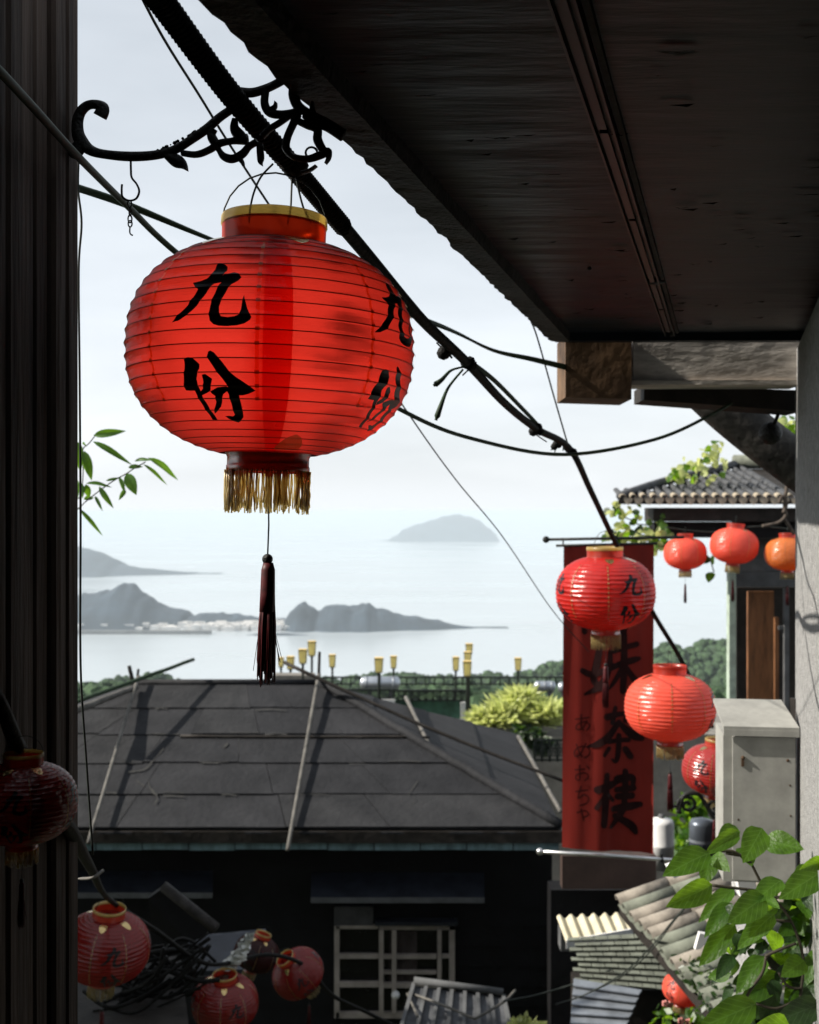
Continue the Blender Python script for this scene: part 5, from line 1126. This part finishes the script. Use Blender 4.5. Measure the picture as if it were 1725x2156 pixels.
b = MB(); a = P(1552,1842,4.6); q = P(1596,1888,4.6); b.prism([P(1552,1846,4.6), P(1590,1840,4.6), P(1594,1882,4.6), P(1560,1890,4.6)], (0,.12,0)); single('white_notice_plate', b, m_white, 'pale plate glimpsed between the plant leaves below the white box', 'plate')
b = MB(); b.prism([P(1412,1836,5.2), P(1456,1822,5.2), P(1464,1830,5.2), P(1420,1850,5.2)], (0,.12,0)); single('white_cover', b, m_white, 'white sloping cover sticking out behind the largest leaf', 'cover')
b = MB(); b.prism([P(1474,1965,5.0), P(1500,1970,5.0), P(1476,1998,5.0), P(1464,2000,5.0)], (0,.03,0)); single('white_scrap', b, m_white, 'white sheet scrap beside the long hanging leaf', 'sheet')
# roofs between banner and box
hg = thing('grey_cottage', 'small house with grey blue roof far below the glowing lantern', 'house', P(1440, 1790, 34))
b = MB(); a = P(1385,1705,34); q = P(1478,1705,34); r1 = P(1400,1655,37); r2 = P(1470,1655,37)
b.prism([P(1378,1712,34), P(1482,1702,34), r2, r1], (0,0,-.12)); part('roof', b, m_slate2 if False else m_tin, hg)
b = MB(); b.box((a.x+.1, 34.4, -14), (q.x-.1, 38, a.z-.2)); part('wall', b, m_stone, hg)
b = MB(); p_ = P(1420,1730,34.3); b.box((p_.x-.25, 34.3, p_.z-.3), (p_.x+.25, 34.38, p_.z+.3)); part('window', b, m_glass, hg)
wt = thing('white_tank', 'upright white tank beside the lower right edge of the banner', 'tank', P(1395, 1830, 18)); c0 = P(1393,1722,18); r_ = 26/F*18; hh_ = 105/F*18
b = MB(); b.lathe([(r_*.25,0),(r_*.9,-.03),(r_,-.08),(r_,-hh_*.5),(r_*1.03,-hh_*.5-.01),(r_*1.03,-hh_*.55),(r_,-hh_*.56),(r_,-hh_)], 24, M=Matrix.Translation(c0), caps=True); part('tank_body', b, m_white, wt)
b = MB(); b.lathe([(r_*.25,.0),(r_*.25,.05),(.01,.06)], 12, M=Matrix.Translation(c0)); part('tank_cap', b, m_panelgrey, wt)
m_darksteel = mat('dark steel', (.10,.115,.14), .35, .2, 2, metal=.6)
st_ = thing('steel_cylinder', 'shiny dark steel cylinder tank left of the white box, above the plant', 'tank', P(1480, 1800, 17)); c0 = P(1478,1722,17); r_ = 26/F*17; hh_ = 110/F*17
b = MB(); b.lathe([(r_*.2,0),(r_*.9,-.04),(r_,-.09),(r_,-hh_)], 24, M=Matrix.Translation(c0), caps=True); part('tank_body', b, m_darksteel, st_)
b = MB(); b.lathe([(r_*1.02,-.3),(r_*1.02,-.34)], 24, M=Matrix.Translation(c0)); part('band', b, m_tin, st_)
# scroll bracket below the half hidden lantern
sb = []
for i in range(26): a = i*.42; r = 24*(1 - i/28); sb.append((1448 + r*math.cos(a+2.2), 1695 + r*.9*math.sin(a+2.2)))
b = MB(); b.tube([P(x,y,8.1) for x, y in sb[::-1]] , .012, 6)
b.tube([P(*q, 8.1) for q in spline([(1428,1712),(1440,1676),(1470,1672),(1490,1700),(1508,1724),(1560,1732)], 5)], .016, 6)
b.tube([P(1505 + (18-i*.8)*math.cos(i*.5), 1698 + (18-i*.8)*math.sin(i*.5), 8.1) for i in range(18)], .012, 6); b.tube([P(1405,1698,8.1), P(1432,1696,8.1)], .010, 6)
single('scroll_bracket', b, m_iron, 'black iron scroll bracket below the half hidden lantern', 'bracket')

# ------------------------------------------------------------------ dark lower left corner
b = MB(); rr = random.Random(23)
for i in range(46):
    x, y = rr.uniform(190, 430), 0; x0 = rr.uniform(150, 300); x1 = rr.uniform(330, 470); y0 = lerp(2160, 2040, (x0-150)/150) + rr.uniform(-60, 60); y1 = lerp(2040, 2000, (x1-330)/140) + rr.uniform(-50, 70); Y = rr.uniform(7.2, 7.9)
    b.tube(spline([tuple(P(x0,y0,Y)), tuple(P(lerp(x0,x1,.3), lerp(y0,y1,.3) + rr.uniform(-45,45), Y+rr.uniform(-.1,.1))), tuple(P(lerp(x0,x1,.7), lerp(y0,y1,.7) + rr.uniform(-45,45), Y)), tuple(P(x1,y1,Y))], 5), rr.uniform(.006, .016), 5)
o = link('tangled_cables', b.mesh('tangled_cables', m_cable), None, 'stuff'); o['label'] = 'tangle of black cables between the lanterns of the dark corner'
b = MB(); vs = []; n_ = 26
for i in range(n_+1):
    t_ = i/n_; c0 = P(lerp(468, 528, t_), lerp(2062, 1968, t_), 7.7); w_ = .07*(.5 + .5*math.sin(math.pi*min(1,t_*1.1)))
    for k in range(7): a = k/6*2*math.pi*.8 + t_*5; vs.append(c0 + Vector((math.cos(a)*w_*rr.uniform(.6,1.1), math.sin(a)*w_*rr.uniform(.6,1.1), rr.uniform(-.015,.015))))
b.add(vs, [(i*7+k, i*7+k+1, (i+1)*7+k+1, (i+1)*7+k) for i in range(n_) for k in range(6)]); single('plastic_wrap', b, m_plastic, 'twisted crumpled clear plastic wrap above the bottom lantern', 'plastic')
def slab(name, pts, m, label, cat, th=.04):
    b = MB(); b.prism([P(*q) for q in pts], (0,0,-th)); return single(name, b, m, label, cat)
slab('tin_sheet', [(395,1972,10.2),(560,1955,10.4),(545,2040,9.2),(410,2045,9.2)], m_slate, 'grey blue metal sheet lying behind the plastic wrap', 'sheet')
slab('slate_roof', [(60,2075,7.6),(380,2010,8.2),(400,2180,6.9),(20,2190,6.9)], m_darkwood, 'dim grey roof under the gold rimmed lantern', 'roof')
rg = thing('roof_ridge_stub', 'short dim gable end with a round ridge pole above the tangled cables', 'roof', P(360, 1930, 9.4))
b = MB(); b.prism([P(312,1892,9.4), P(340,1872,9.4), P(370,1886,9.4), P(452,1962,9.3), P(400,1985,9.3), P(322,1965,9.4)], (0,.12,0)); part('gable_wall', b, m_blackwall, rg)
b = MB(); b.tube([P(345,1866,9.3), P(455,1955,9.1)], .045, 10); part('ridge_pole', b, m_fascia, rg)
b = MB(); p_ = P(60, 2140, 7); 
for (x, y) in ((1408,2120),(1440,2140),(1480,2130),(1425,2150)):
    pass
def pot(x, y, Y, seed, label):
    rr = random.Random(seed); t = thing('potted_flower', label, 'flower pot', P(x, y, Y)); b = MB(); b.lathe([(.06,-.16),(.09,0),(.095,.01),(.08,.01),(.075,-.02)], 16, M=Matrix.Translation(P(x,y,Y)), caps=True); part('pot', b, m_brown, t)
    b = MB(); leafball(b, P(x,y,Y) + Vector((0,0,.12)), .13, .13, .1, 70, .07, rr, .1); part('foliage', b, m_leaf, t, kind='stuff')
    for k in range(4):
        b = MB(); q = P(x,y,Y) + Vector((rr.uniform(-.12,.12), rr.uniform(-.14,-.04), rr.uniform(.12,.26)))
        for w_ in range(5): a = w_*1.257; b.ball(q + Vector((math.cos(a)*.016, 0, math.sin(a)*.016)), .014, 6)
        part('blossom', b, m_pink, t)
m_pink = mat('pink petal', (.5, .2, .18), .6, .3, 20)
pot(1412, 2172, 8.9, 1, 'pink flowers in a pot left below the lantern under the tan roof'); pot(1478, 2160, 8.6, 2, 'pink flowers in a pot right below the lantern under the tan roof')
bush('small bright green plant at the bottom edge beside the ribbed roof', [(1100,2160,26),(1130,2168,18)], 10.2, m_leafsun, .07, 47, n=160, name='small_plant', cat='plant')

# ------------------------------------------------------------------ haze
hz = bpy.data.materials.new('haze'); hz.use_nodes = True; n, l = hz.node_tree.nodes, hz.node_tree.links
for x in list(n): n.remove(x)
o_ = n.new('ShaderNodeOutputMaterial'); pv = n.new('ShaderNodeVolumePrincipled'); pv.inputs['Color'].default_value = (.64, .72, .785, 1); pv.inputs['Density'].default_value = 1.0e-4; pv.inputs['Anisotropy'].default_value = 0.0
l.new(pv.outputs[0], o_.inputs['Volume'])
b = MB(); b.box((-95000, -2100, SEA - 4), (95000, 95000, 12)); link('haze', b.mesh('haze', hz), None, 'stuff')
